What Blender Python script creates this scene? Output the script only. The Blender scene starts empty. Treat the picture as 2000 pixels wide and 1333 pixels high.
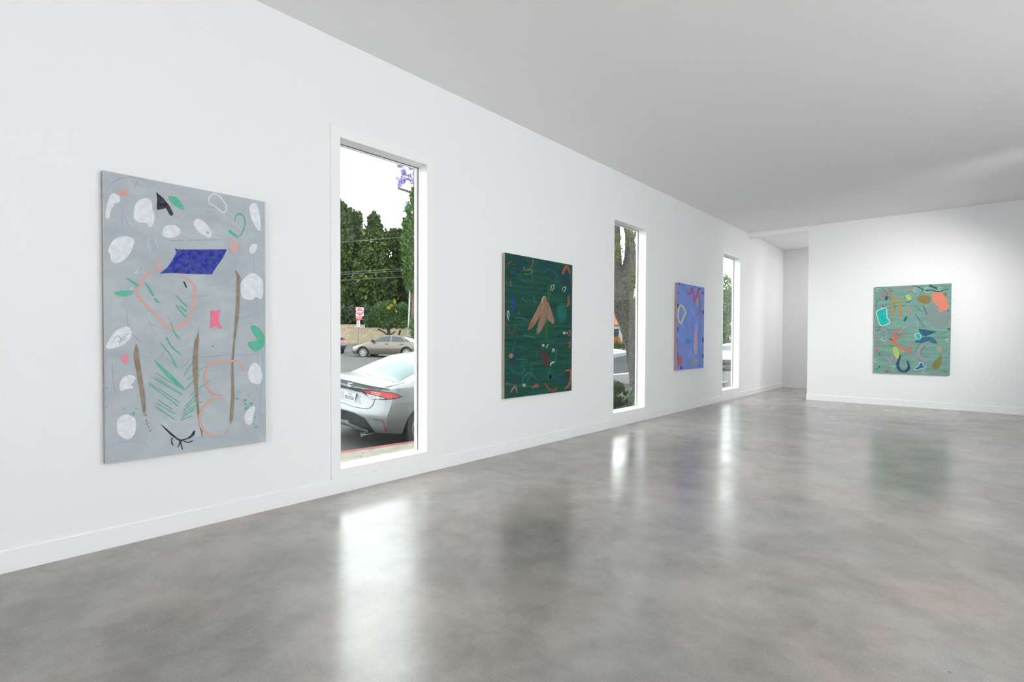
import bpy, bmesh, math, random
from mathutils import Vector, Matrix
from mathutils.bvhtree import BVHTree

S = bpy.context.scene
COL = S.collection
random.seed(7)

# ------------------------------------------------------------------ camera
F, PPY = 1027.0, 680.37                      # focal length and principal row in pixels of the 2000x1333 frame
YAW, PITCH, ROLL = 0.7223, -0.0174, 0.0039
CAM = Vector((4.1477, 0.0, 1.35))
_f = Vector((-math.sin(YAW) * math.cos(PITCH), math.cos(YAW) * math.cos(PITCH), math.sin(PITCH)))
_r0 = Vector((math.cos(YAW), math.sin(YAW), 0))
_u0 = _r0.cross(_f)
RT = _r0 * math.cos(ROLL) + _u0 * math.sin(ROLL)
UP = -_r0 * math.sin(ROLL) + _u0 * math.cos(ROLL)
FW = _f
cd = bpy.data.cameras.new('camera')
cd.sensor_width = 36.0
cd.lens = F * 36.0 / 2000.0
cd.shift_y = (PPY - 666.5) / 2000.0
cd.clip_end = 400
cam = bpy.data.objects.new('camera', cd)
COL.objects.link(cam)
cam.matrix_world = Matrix(((RT.x, UP.x, -FW.x, CAM.x), (RT.y, UP.y, -FW.y, CAM.y), (RT.z, UP.z, -FW.z, CAM.z), (0, 0, 0, 1)))
S.camera = cam

# ------------------------------------------------------------------ world, lights, exposure
SKY = 4.0
W = bpy.data.worlds.new('overcast_sky')
S.world = W
W.use_nodes = True
W.node_tree.nodes['Background'].inputs[0].default_value = (0.97, 0.985, 1.0, 1)
W.node_tree.nodes['Background'].inputs[1].default_value = SKY
S.view_settings.view_transform = 'Standard'
S.view_settings.look = 'None'
S.view_settings.gamma = 1.0
S.view_settings.use_curve_mapping = False
S.view_settings.exposure = 0.48

# the room is lit by the overcast sky through its windows, unseen glazing added behind the camera and in the right wall,
# one added light panel in the alcove and two added track spotlights turned to the far wall
PANEL = 21.0  # emission strength of the added alcove panel
SPOT = 235.0                                # energy of each spotlight added for the far wall

# ------------------------------------------------------------------ helpers
def ray(px, py):
    return RT * ((px - 1000) / F) + UP * ((PPY - py) / F) + FW
def onx(px, py, X):
    d = ray(px, py); return CAM + d * ((X - CAM.x) / d.x)
def ony(px, py, Y):
    d = ray(px, py); return CAM + d * ((Y - CAM.y) / d.y)
def onz(px, py, Z):
    d = ray(px, py); return CAM + d * ((Z - CAM.z) / d.z)
def at(px, py, depth):
    return CAM + ray(px, py) * depth
def lin(c):
    r = []
    for v in c[:3]:
        v /= 255.0
        r.append(v / 12.92 if v <= 0.04045 else ((v + 0.055) / 1.055) ** 2.4)
    return (r[0], r[1], r[2], 1.0)

MATS = {}
def mat(name, col, rough=0.6, metal=0.0, spec=0.5, noise=None, bump=None, col2=None, coat=0.0, linear=False):
    """noise=(scale, amount) varies the colour; bump=(scale, strength, distance) gives relief."""
    if name in MATS:
        return MATS[name]
    m = bpy.data.materials.new(name)
    m.use_nodes = True
    nt = m.node_tree
    b = nt.nodes['Principled BSDF']
    c = tuple(col) + (1,) if linear else lin(col)
    b.inputs['Base Color'].default_value = c[:4]
    b.inputs['Roughness'].default_value = rough
    b.inputs['Metallic'].default_value = metal
    b.inputs['Specular IOR Level'].default_value = spec
    b.inputs['Coat Weight'].default_value = coat
    tc = nt.nodes.new('ShaderNodeTexCoord')
    if noise:
        n = nt.nodes.new('ShaderNodeTexNoise')
        n.inputs['Scale'].default_value = noise[0]
        n.inputs['Detail'].default_value = 6
        nt.links.new(tc.outputs['Object'], n.inputs['Vector'])
        rmp = nt.nodes.new('ShaderNodeMapRange')
        rmp.inputs['From Min'].default_value = 0.35
        rmp.inputs['From Max'].default_value = 0.65
        nt.links.new(n.outputs['Fac'], rmp.inputs['Value'])
        mx = nt.nodes.new('ShaderNodeMix'); mx.data_type = 'RGBA'
        a = noise[1]
        c2 = (tuple(col2) + (1,) if linear else lin(col2)) if col2 else tuple(v * (1 - a) for v in c[:3]) + (1,)
        mx.inputs[6].default_value = c[:4]
        mx.inputs[7].default_value = c2[:4]
        nt.links.new(rmp.outputs[0], mx.inputs[0])
        nt.links.new(mx.outputs[2], b.inputs['Base Color'])
    if bump:
        n = nt.nodes.new('ShaderNodeTexNoise')
        n.inputs['Scale'].default_value = bump[0]
        n.inputs['Detail'].default_value = 5
        nt.links.new(tc.outputs['Object'], n.inputs['Vector'])
        bp = nt.nodes.new('ShaderNodeBump')
        bp.inputs['Strength'].default_value = bump[1]
        bp.inputs['Distance'].default_value = bump[2]
        nt.links.new(n.outputs['Fac'], bp.inputs['Height'])
        nt.links.new(bp.outputs[0], b.inputs['Normal'])
    MATS[name] = m
    return m

def tag(o, label=None, cat=None, group=None, kind=None):
    if label: o['label'] = label
    if cat: o['category'] = cat
    if group: o['group'] = group
    if kind: o['kind'] = kind
    return o

def empty(name, loc=(0, 0, 0), rz=0.0):
    o = bpy.data.objects.new(name, None)
    o.empty_display_size = 0.2
    COL.objects.link(o)
    o.location = loc
    o.rotation_euler = (0, 0, rz)
    return o

def obj(name, verts, faces, m, parent=None, smooth=False, offset=None):
    me = bpy.data.meshes.new(name)
    me.from_pydata([tuple(v) for v in verts], [], faces)
    if m:
        me.materials.append(m)
    if smooth:
        me.shade_smooth()
        me.set_sharp_from_angle(angle=math.radians(38))
    me.update()
    o = bpy.data.objects.new(name, me)
    COL.objects.link(o)
    if parent is not None:
        o.parent = parent
    return o

class MB:
    """collects shapes of ONE part"""
    def __init__(s):
        s.v, s.f = [], []
    def add(s, verts, faces):
        n = len(s.v)
        s.v += [Vector(v) for v in verts]
        s.f += [tuple(i + n for i in f) for f in faces]
        return s
    def box(s, x0, x1, y0, y1, z0, z1):
        x0, x1 = min(x0, x1), max(x0, x1); y0, y1 = min(y0, y1), max(y0, y1); z0, z1 = min(z0, z1), max(z0, z1)
        return s.add([(x0, y0, z0), (x1, y0, z0), (x1, y1, z0), (x0, y1, z0), (x0, y0, z1), (x1, y0, z1), (x1, y1, z1), (x0, y1, z1)],
                     [(0, 3, 2, 1), (4, 5, 6, 7), (0, 1, 5, 4), (1, 2, 6, 5), (2, 3, 7, 6), (3, 0, 4, 7)])
    def tube(s, pts, radii, n=8, cap=True, jitter=0.0, seed=0):
        rg = random.Random(seed)
        pts = [Vector(p) for p in pts]
        if not hasattr(radii, '__len__'): radii = [radii] * len(pts)
        rings = []
        for i, p in enumerate(pts):
            t = (pts[min(i + 1, len(pts) - 1)] - pts[max(i - 1, 0)]).normalized()
            a = t.cross(Vector((0.3, 0.9, 0.2)) if abs(t.z) > 0.5 else Vector((0, 0, 1))).normalized()
            b = t.cross(a).normalized()
            rings.append([p + (a * math.cos(2 * math.pi * k / n) + b * math.sin(2 * math.pi * k / n)) * radii[i] * (1 + rg.uniform(-jitter, jitter)) for k in range(n)])
        v = [q for r in rings for q in r]
        f = []
        for i in range(len(pts) - 1):
            for k in range(n):
                k2 = (k + 1) % n
                f.append((i * n + k, i * n + k2, (i + 1) * n + k2, (i + 1) * n + k))
        if cap:
            f.append(tuple(range(n - 1, -1, -1)))
            f.append(tuple(range((len(pts) - 1) * n, len(pts) * n)))
        return s.add(v, f)
    def lathe(s, prof, axis='z', n=24, origin=(0, 0, 0), cap=True):
        """prof: list of (radius, height) along axis"""
        v, f = [], []
        o = Vector(origin)
        for r, h in prof:
            for k in range(n):
                a = 2 * math.pi * k / n
                c, d = r * math.cos(a), r * math.sin(a)
                v.append(o + (Vector((c, d, h)) if axis == 'z' else Vector((h, c, d)) if axis == 'x' else Vector((c, h, d))))
        for i in range(len(prof) - 1):
            for k in range(n):
                k2 = (k + 1) % n
                f.append((i * n + k, i * n + k2, (i + 1) * n + k2, (i + 1) * n + k))
        if cap:
            f.append(tuple(range(n - 1, -1, -1)))
            f.append(tuple(range((len(prof) - 1) * n, len(prof) * n)))
        return s.add(v, f)
    def build(s, name, m, parent=None, smooth=False):
        return obj(name, s.v, s.f, m, parent, smooth)

def boxo(name, m, parent, *b):
    return MB().box(*b).build(name, m, parent)

def catmull(P, closed=False, n=6):
    out = []
    N = len(P)
    if N < 3 and not closed: return list(P)
    rng = range(N) if closed else range(N - 1)
    for i in rng:
        p = [P[(i + k) % N] if closed else P[min(max(i + k, 0), N - 1)] for k in (-1, 0, 1, 2)]
        for j in range(n):
            t = j / n
            out.append(tuple(0.5 * (2 * p[1][d] + (p[2][d] - p[0][d]) * t + (2 * p[0][d] - 5 * p[1][d] + 4 * p[2][d] - p[3][d]) * t * t
                                    + (3 * p[1][d] - p[0][d] - 3 * p[2][d] + p[3][d]) * t ** 3) for d in range(2)))
    if not closed: out.append(tuple(P[-1]))
    return out

def interp(P, x):
    if x <= P[0][0]: return P[0][1]
    for (a, b), (c, d) in zip(P, P[1:]):
        if x <= c: return b + (d - b) * (x - a) / (c - a)
    return P[-1][1]

# ------------------------------------------------------------------ setting: materials
wallm = mat('white_wall_paint', (0.86, 0.862, 0.87), 0.75, linear=True, bump=(900, 0.03, 0.001))
trimm = mat('white_trim_paint', (0.88, 0.885, 0.89), 0.45, linear=True)
ceilm = mat('white_ceiling_paint', (0.90, 0.90, 0.90), 0.85, linear=True)

def floor_material():
    m = bpy.data.materials.new('polished_concrete')
    m.use_nodes = True
    nt = m.node_tree; L = nt.links; N = nt.nodes
    b = N['Principled BSDF']
    tc = N.new('ShaderNodeTexCoord')
    def noise(scale, detail, dist=0.0, rough=0.55):
        n = N.new('ShaderNodeTexNoise')
        n.inputs['Scale'].default_value = scale; n.inputs['Detail'].default_value = detail
        n.inputs['Distortion'].default_value = dist; n.inputs['Roughness'].default_value = rough
        L.new(tc.outputs['Object'], n.inputs['Vector'])
        return n
    def ramp(src, stops):
        r = N.new('ShaderNodeValToRGB')
        e = r.color_ramp.elements
        e[0].position, e[0].color = stops[0]
        e[1].position, e[1].color = stops[-1]
        for p, c in stops[1:-1]:
            k = e.new(p); k.color = c
        L.new(src, r.inputs[0])
        return r
    big = ramp(noise(0.55, 7, 0.15).outputs['Fac'], [(0.32, (0.235, 0.226, 0.214, 1)), (0.5, (0.325, 0.311, 0.294, 1)), (0.68, (0.400, 0.381, 0.358, 1))])
    mid = ramp(noise(2.4, 10, 0.1, 0.68).outputs['Fac'], [(0.32, (0.74, 0.74, 0.74, 1)), (0.60, (1.06, 1.055, 1.05, 1))])
    warm = ramp(noise(0.9, 4).outputs['Fac'], [(0.40, (1.0, 1.0, 1.0, 1)), (0.66, (1.07, 0.98, 0.92, 1))])
    fine = ramp(noise(150, 4, 0.0, 0.7).outputs['Fac'], [(0.28, (0.80, 0.80, 0.80, 1)), (0.5, (1.0, 1.0, 1.0, 1)), (0.74, (1.22, 1.22, 1.22, 1))])
    cur = big.outputs[0]
    for x in (mid, warm, fine):
        k = N.new('ShaderNodeMix'); k.data_type = 'RGBA'; k.blend_type = 'MULTIPLY'
        k.inputs[0].default_value = 1.0
        L.new(cur, k.inputs[6]); L.new(x.outputs[0], k.inputs[7])
        cur = k.outputs[2]
    # scattered small dark chips in the concrete
    vo = N.new('ShaderNodeTexVoronoi'); vo.inputs['Scale'].default_value = 6.0; vo.inputs['Randomness'].default_value = 1.0
    L.new(tc.outputs['Object'], vo.inputs['Vector'])
    chip = ramp(vo.outputs['Distance'], [(0.030, (0.45, 0.45, 0.45, 1)), (0.05, (1, 1, 1, 1))])
    k = N.new('ShaderNodeMix'); k.data_type = 'RGBA'; k.blend_type = 'MULTIPLY'; k.inputs[0].default_value = 0.7
    L.new(cur, k.inputs[6]); L.new(chip.outputs[0], k.inputs[7])
    L.new(k.outputs[2], b.inputs['Base Color'])
    rr = ramp(noise(1.4, 6, 0.5).outputs['Fac'], [(0.3, (0.17, 0.17, 0.17, 1)), (0.7, (0.27, 0.27, 0.27, 1))])
    L.new(rr.outputs[0], b.inputs['Roughness'])
    b.inputs['IOR'].default_value = 1.7
    bp = N.new('ShaderNodeBump'); bp.inputs['Strength'].default_value = 0.06; bp.inputs['Distance'].default_value = 0.002
    L.new(noise(35, 4).outputs['Fac'], bp.inputs['Height']); L.new(bp.outputs[0], b.inputs['Normal'])
    return m

def glass_material(name, tint=(0.93, 0.96, 0.95), gain=1.0):
    m = bpy.data.materials.new(name)
    m.use_nodes = True
    nt = m.node_tree; N = nt.nodes; L = nt.links
    N.remove(N['Principled BSDF'])
    tr = N.new('ShaderNodeBsdfTransparent'); tr.inputs[0].default_value = tint + (1,)
    gl = N.new('ShaderNodeBsdfGlossy'); gl.inputs['Roughness'].default_value = 0.01; gl.inputs[0].default_value = (gain, gain, gain, 1)
    lw = N.new('ShaderNodeLayerWeight'); lw.inputs[0].default_value = 0.5
    pw = N.new('ShaderNodeMath'); pw.operation = 'POWER'; pw.inputs[1].default_value = 5.0
    fr = N.new('ShaderNodeMath'); fr.operation = 'MULTIPLY_ADD'; fr.inputs[1].default_value = 0.46; fr.inputs[2].default_value = 0.018
    L.new(lw.outputs['Facing'], pw.inputs[0]); L.new(pw.outputs[0], fr.inputs[0])
    mx = N.new('ShaderNodeMixShader')
    L.new(fr.outputs[0], mx.inputs[0]); L.new(tr.outputs[0], mx.inputs[1]); L.new(gl.outputs[0], mx.inputs[2])
    L.new(mx.outputs[0], N['Material Output'].inputs[0])
    return m
glassm = glass_material('window_glass')

# ------------------------------------------------------------------ setting: room shell
H = 3.923
YF, YA, YB, XR = 13.345, 16.418, -3.9, 8.6
WT = 0.17                                    # thickness of the street wall

def struct(o):
    o['kind'] = 'structure'
    return o

fm = floor_material()
struct(boxo('floor', fm, None, -0.02, XR + 0.15, YB - 0.15, YA + 0.15, -0.12, 0.0))

# three tall windows: (opening y0, y1, z0, z1) measured on the wall plane
def win(px0, py0, px1, py1, px2, py2, px3, py3):
    a, b, c, d = (onx(x, y, 0.012) for x, y in ((px0, py0), (px1, py1), (px2, py2), (px3, py3)))
    return ((a.y + d.y) / 2, (b.y + c.y) / 2, (a.z + b.z) / 2, (c.z + d.z) / 2)
WINS = [win(665.5, 916.8, 833.3, 883.1, 834.5, 320.5, 664.5, 270.5),
        win(1198, 807.9, 1259.6, 795.5, 1261.3, 446.4, 1200.2, 431.8),
        win(1411, 763.6, 1443, 757.4, 1445.5, 504, 1413, 497)]

def wall_with_holes(name, x0, x1, ya, yb, za, zb, holes, m):
    ys = sorted({ya, yb, *[v for h in holes for v in h[:2]]})
    zs = sorted({za, zb, *[v for h in holes for v in h[2:]]})
    mb = MB()
    for y0, y1 in zip(ys, ys[1:]):
        run = None
        for z0, z1 in zip(zs, zs[1:]):
            c = ((y0 + y1) / 2, (z0 + z1) / 2)
            solid = not any(h[0] < c[0] < h[1] and h[2] < c[1] < h[3] for h in holes)
            if solid:
                run = [run[0], z1] if run else [z0, z1]
            if (not solid or z1 == zs[-1]) and run:
                mb.box(x0, x1, y0, y1, run[0], run[1]); run = None
    return struct(mb.build(name, m))
JB = 0.014
holes = [(w[0] - JB, w[1] + JB, w[2] - JB, w[3] + JB) for w in WINS]
wall_with_holes('wall_left', -WT, 0.0, YB - 0.15, YA + 0.15, -0.3, H + 0.25, holes, wallm)

XE = ony(1576, 765, YF).x                   # free end of the partition that carries the far painting
struct(boxo('wall_far', wallm, None, XE, XR, YF, YF + 0.14, 0.0, H))
struct(boxo('wall_alcove', wallm, None, 0.0, 3.2, YA, YA + 0.14, 0.0, H))
struct(boxo('wall_alcove_side', wallm, None, 3.2, 3.34, YF + 0.14, YA + 0.14, 0.0, H))
wall_with_holes('wall_right', XR, XR + 0.14, YB - 0.15, YF + 0.14, -0.1, H + 0.25, [(-0.0, 7.3, 0.7, 3.85)], wallm)   # unseen glazing added to bring light in from the right
struct(boxo('ceiling', ceilm, None, 0, XR, YB - 0.15, YA + 0.15, H, H + 0.25))
# unseen flush light panel added to brighten the alcove
emi = bpy.data.materials.new('added_panel_diffuser'); emi.use_nodes = True
_b = emi.node_tree.nodes['Principled BSDF']
_b.inputs['Emission Color'].default_value = (1.0, 0.985, 0.965, 1); _b.inputs['Emission Strength'].default_value = PANEL
t = tag(empty('added_ceiling_light', (2.45, 15.75, H)), 'unseen flush light panel added to brighten the alcove', 'added ceiling light')
for bx in ((-0.33, -0.30, -0.48, 0.48), (0.30, 0.33, -0.48, 0.48), (-0.30, 0.30, -0.48, -0.45), (-0.30, 0.30, 0.45, 0.48)):
    boxo('frame', trimm, t, *bx, -0.03, 0.0)
boxo('diffuser', emi, t, -0.30, 0.30, -0.45, 0.45, -0.02, -0.01)
# unseen track with two spotlights added to brighten the far wall
tk = tag(empty('added_light_track', (5.6, 9.4, H)), 'unseen ceiling track with two spotlights added to brighten the far wall', 'track')
boxo('rail', trimm, tk, -0.02, 0.02, -1.0, 1.0, -0.03, 0.0)
for ly, aim in ((-0.5, (1.4, YF, 1.8)), (0.5, (3.0, YF, 1.5))):
    src = Vector((5.6, 9.4 + ly, H - 0.22)); dr = (Vector(aim) - src).normalized()
    hd = MB().tube([(0, ly, -0.03), (0, ly, -0.18)], 0.012, 8).build('stem', trimm, tk, True)
    MB().tube([Vector((0, ly, -0.22)) - dr * 0.12, Vector((0, ly, -0.22)) + dr * 0.04], [0.055, 0.07], 16).build('spot_head', trimm, tk, True)
    l = bpy.data.lights.new('added_track_spot', 'SPOT'); l.energy = SPOT; l.spot_size = math.radians(66); l.spot_blend = 1.0; l.shadow_soft_size = 0.12; l.color = (1.0, 0.99, 0.975)
    lo = bpy.data.objects.new('added_track_spot', l); COL.objects.link(lo); lo.location = src + dr * 0.2
    lo.rotation_euler = dr.to_track_quat('-Z', 'Y').to_euler()
# dropped beam over the alcove mouth
b0 = H - 0.105
struct(boxo('trim_1', trimm, None, 0.0, XE, YF, YF + 0.14, b0, H))
# shopfront wall behind the camera: piers, bulkhead and upstand round glazing added for light
sf = MB()
sf.box(0.0, 2.6, YB - 0.12, YB, 0, H).box(4.6, XR, YB - 0.12, YB, 0, H).box(2.6, 4.6, YB - 0.12, YB, 3.3, H).box(2.6, 4.6, YB - 0.12, YB, 0, 0.12)
struct(sf.build('wall_back', wallm))

clear = glass_material('added_clear_glass', (0.985, 0.99, 0.99))  # glass of the two glazings added out of view
w4 = struct(empty('window_4', (XR, 0.0, 0.7))); w4['label'] = 'long tall unseen glazing added for light in the right wall'
for k in range(5):
    y = k * 7.3 / 4
    boxo('mullion', trimm, w4, 0.02, 0.08, max(y - 0.025, 0.0), min(y + 0.025, 7.3), 0.0, 3.15)
for k in range(4):
    boxo('pane', clear, w4, 0.045, 0.05, k * 7.3 / 4 + 0.025, (k + 1) * 7.3 / 4 - 0.025, 0.0, 3.15)
w5 = struct(empty('window_5', (2.6, YB - 0.12, 0.12))); w5['label'] = 'unseen shopfront glazing added for light in the wall behind'
for x in (0.0, 0.975, 1.95):
    boxo('mullion', trimm, w5, x, x + 0.05, 0.03, 0.09, 0.0, 3.18)
for x in (0.05, 1.025):
    boxo('pane', clear, w5, x, x + 0.925, 0.055, 0.06, 0.0, 3.18)
BH, BT = 0.13, 0.012
ch = 0.006
struct(MB().add([(0, YB, 0), (BT, YB, 0), (BT, YB, BH - ch), (BT - ch, YB, BH), (0, YB, BH), (0, YA, 0), (BT, YA, 0), (BT, YA, BH - ch), (BT - ch, YA, BH), (0, YA, BH)],
                [(0, 1, 2, 3, 4), (9, 8, 7, 6, 5), (0, 5, 6, 1), (1, 6, 7, 2), (2, 7, 8, 3), (3, 8, 9, 4), (4, 9, 5, 0)]).build('baseboard_left', trimm))
xa, xb = XE - BT, XR
struct(MB().add([(xa, YF, 0), (xa, YF - BT, 0), (xa, YF - BT, BH - ch), (xa, YF - BT + ch, BH), (xa, YF, BH), (xb, YF, 0), (xb, YF - BT, 0), (xb, YF - BT, BH - ch), (xb, YF - BT + ch, BH), (xb, YF, BH)],
                [(4, 3, 2, 1, 0), (5, 6, 7, 8, 9), (1, 6, 5, 0), (2, 7, 6, 1), (3, 8, 7, 2), (4, 9, 8, 3), (0, 5, 9, 4)]).build('baseboard_far', trimm))
struct(boxo('baseboard_partition_end', trimm, None, XE - BT, XE, YF, YF + 0.14, 0.0, BH))
struct(boxo('baseboard_alcove', trimm, None, BT, 3.2, YA - BT, YA, 0.0, BH))
struct(boxo('baseboard_right', trimm, None, XR - BT, XR, YB, YF - BT, 0.0, BH))

XG = -0.125                                 # plane of the glass
rubber = mat('dark_gasket', (70, 72, 74), 0.6)
for i, (y0, y1, z0, z1) in enumerate(WINS):
    w = struct(empty('window_%d' % (i + 1), (0, (y0 + y1) / 2, z0)))
    w['label'] = ('tall narrow fixed window looking out on a silver car', 'tall narrow fixed window looking out on a tree trunk',
                  'tall narrow fixed window beside the alcove')[i]
    off = Vector((0, (y0 + y1) / 2, z0))
    def part(name, m, *b):
        o = MB().box(*b)
        o.v = [v - off for v in o.v]
        return o.build(name, m, w)
    cw = 0.088
    part('casing', trimm, 0, BT, y0 - cw, y0, BH, z1 + cw)
    part('casing', trimm, 0, BT, y1, y1 + cw, BH, z1 + cw)
    part('casing', trimm, 0, BT, y0, y1, z1, z1 + cw)
    part('casing', trimm, 0, BT, y0, y1, BH, z0)
    part('jamb', trimm, -WT, 0.0, y0 - JB, y0, z0 - JB, z1 + JB)
    part('jamb', trimm, -WT, 0.0, y1, y1 + JB, z0 - JB, z1 + JB)
    part('head', trimm, -WT, 0.0, y0, y1, z1, z1 + JB)
    part('sill', trimm, -WT, 0.0, y0, y1, z0 - JB, z0)
    fw = 0.028
    for nm, b in (('frame', (y0, y0 + fw, z0, z1)), ('frame', (y1 - fw, y1, z0, z1)), ('frame', (y0 + fw, y1 - fw, z1 - 0.016, z1)), ('frame', (y0 + fw, y1 - fw, z0, z0 + 0.012))):
        part(nm, trimm, XG - 0.03, XG - 0.008, *b)
    for b in ((y0 + 0.001, y0 + 0.005, z0, z1), (y1 - 0.005, y1 - 0.001, z0, z1), (y0, y1, z1 - 0.006, z1 - 0.001)):
        part('gasket', rubber, XG - 0.008, XG - 0.003, *b)
    part('pane', glassm, XG - 0.020, XG - 0.015, y0 + fw, y1 - fw, z0 + 0.012, z1 - 0.016)

# ------------------------------------------------------------------ paintings
def homography(src, dst):
    A = []
    for (x, y), (u, v) in zip(src, dst):
        A.append([x, y, 1, 0, 0, 0, -u * x, -u * y, u])
        A.append([0, 0, 0, x, y, 1, -v * x, -v * y, v])
    n = 8
    for i in range(n):
        p = max(range(i, n), key=lambda r: abs(A[r][i]))
        A[i], A[p] = A[p], A[i]
        for r in range(n):
            if r != i:
                k = A[r][i] / A[i][i]
                A[r] = [a - k * b for a, b in zip(A[r], A[i])]
    h = [A[i][8] / A[i][i] for i in range(n)]
    def f(x, y):
        w = h[6] * x + h[7] * y + 1
        return ((h[0] * x + h[1] * y + h[2]) / w, (h[3] * x + h[4] * y + h[5]) / w)
    return f

def paint(col, bg, cover=0.8):
    """scrubby paint: the colour with the ground showing through in places"""
    k = 'paint_%d_%d_%d_%d_%d' % (tuple(int(c) for c in col) + (int(cover * 100), int(bg[1])))
    mixc = tuple(c * cover + b * (1 - cover) for c, b in zip(col, bg))
    thin = tuple(c * (cover - 0.28) + b * (1.28 - cover) for c, b in zip(col, bg))
    return mat(k, mixc, 0.75, spec=0.3, noise=(38, 0.3), col2=thin)

def streak_material(name, c1, c2, c3, stretch):
    m = bpy.data.materials.new(name)
    m.use_nodes = True
    nt = m.node_tree; N = nt.nodes; L = nt.links
    b = N['Principled BSDF']; b.inputs['Roughness'].default_value = 0.8; b.inputs['Specular IOR Level'].default_value = 0.3
    tc = N.new('ShaderNodeTexCoord')
    mp = N.new('ShaderNodeMapping'); mp.inputs['Scale'].default_value = stretch
    L.new(tc.outputs['Object'], mp.inputs[0])
    n1 = N.new('ShaderNodeTexNoise'); n1.inputs['Scale'].default_value = 2.6; n1.inputs['Detail'].default_value = 9; n1.inputs['Roughness'].default_value = 0.68
    n1.inputs['Distortion'].default_value = 0.7
    L.new(mp.outputs[0], n1.inputs['Vector'])
    r = N.new('ShaderNodeValToRGB'); e = r.color_ramp.elements
    e[0].position, e[0].color = 0.30, lin(c1)
    e[1].position, e[1].color = 0.70, lin(c3)
    k = e.new(0.5); k.color = lin(c2)
    L.new(n1.outputs['Fac'], r.inputs[0]); L.new(r.outputs[0], b.inputs['Base Color'])
    n2 = N.new('ShaderNodeTexNoise'); n2.inputs['Scale'].default_value = 240
    L.new(tc.outputs['Object'], n2.inputs['Vector'])
    bp = N.new('ShaderNodeBump'); bp.inputs['Strength'].default_value = 0.15; bp.inputs['Distance'].default_value = 0.001
    L.new(n2.outputs['Fac'], bp.inputs['Height']); L.new(bp.outputs[0], b.inputs['Normal'])
    return m

LINEN = mat('raw_linen', (196, 180, 166), 0.9, noise=(300, 0.25))

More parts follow.
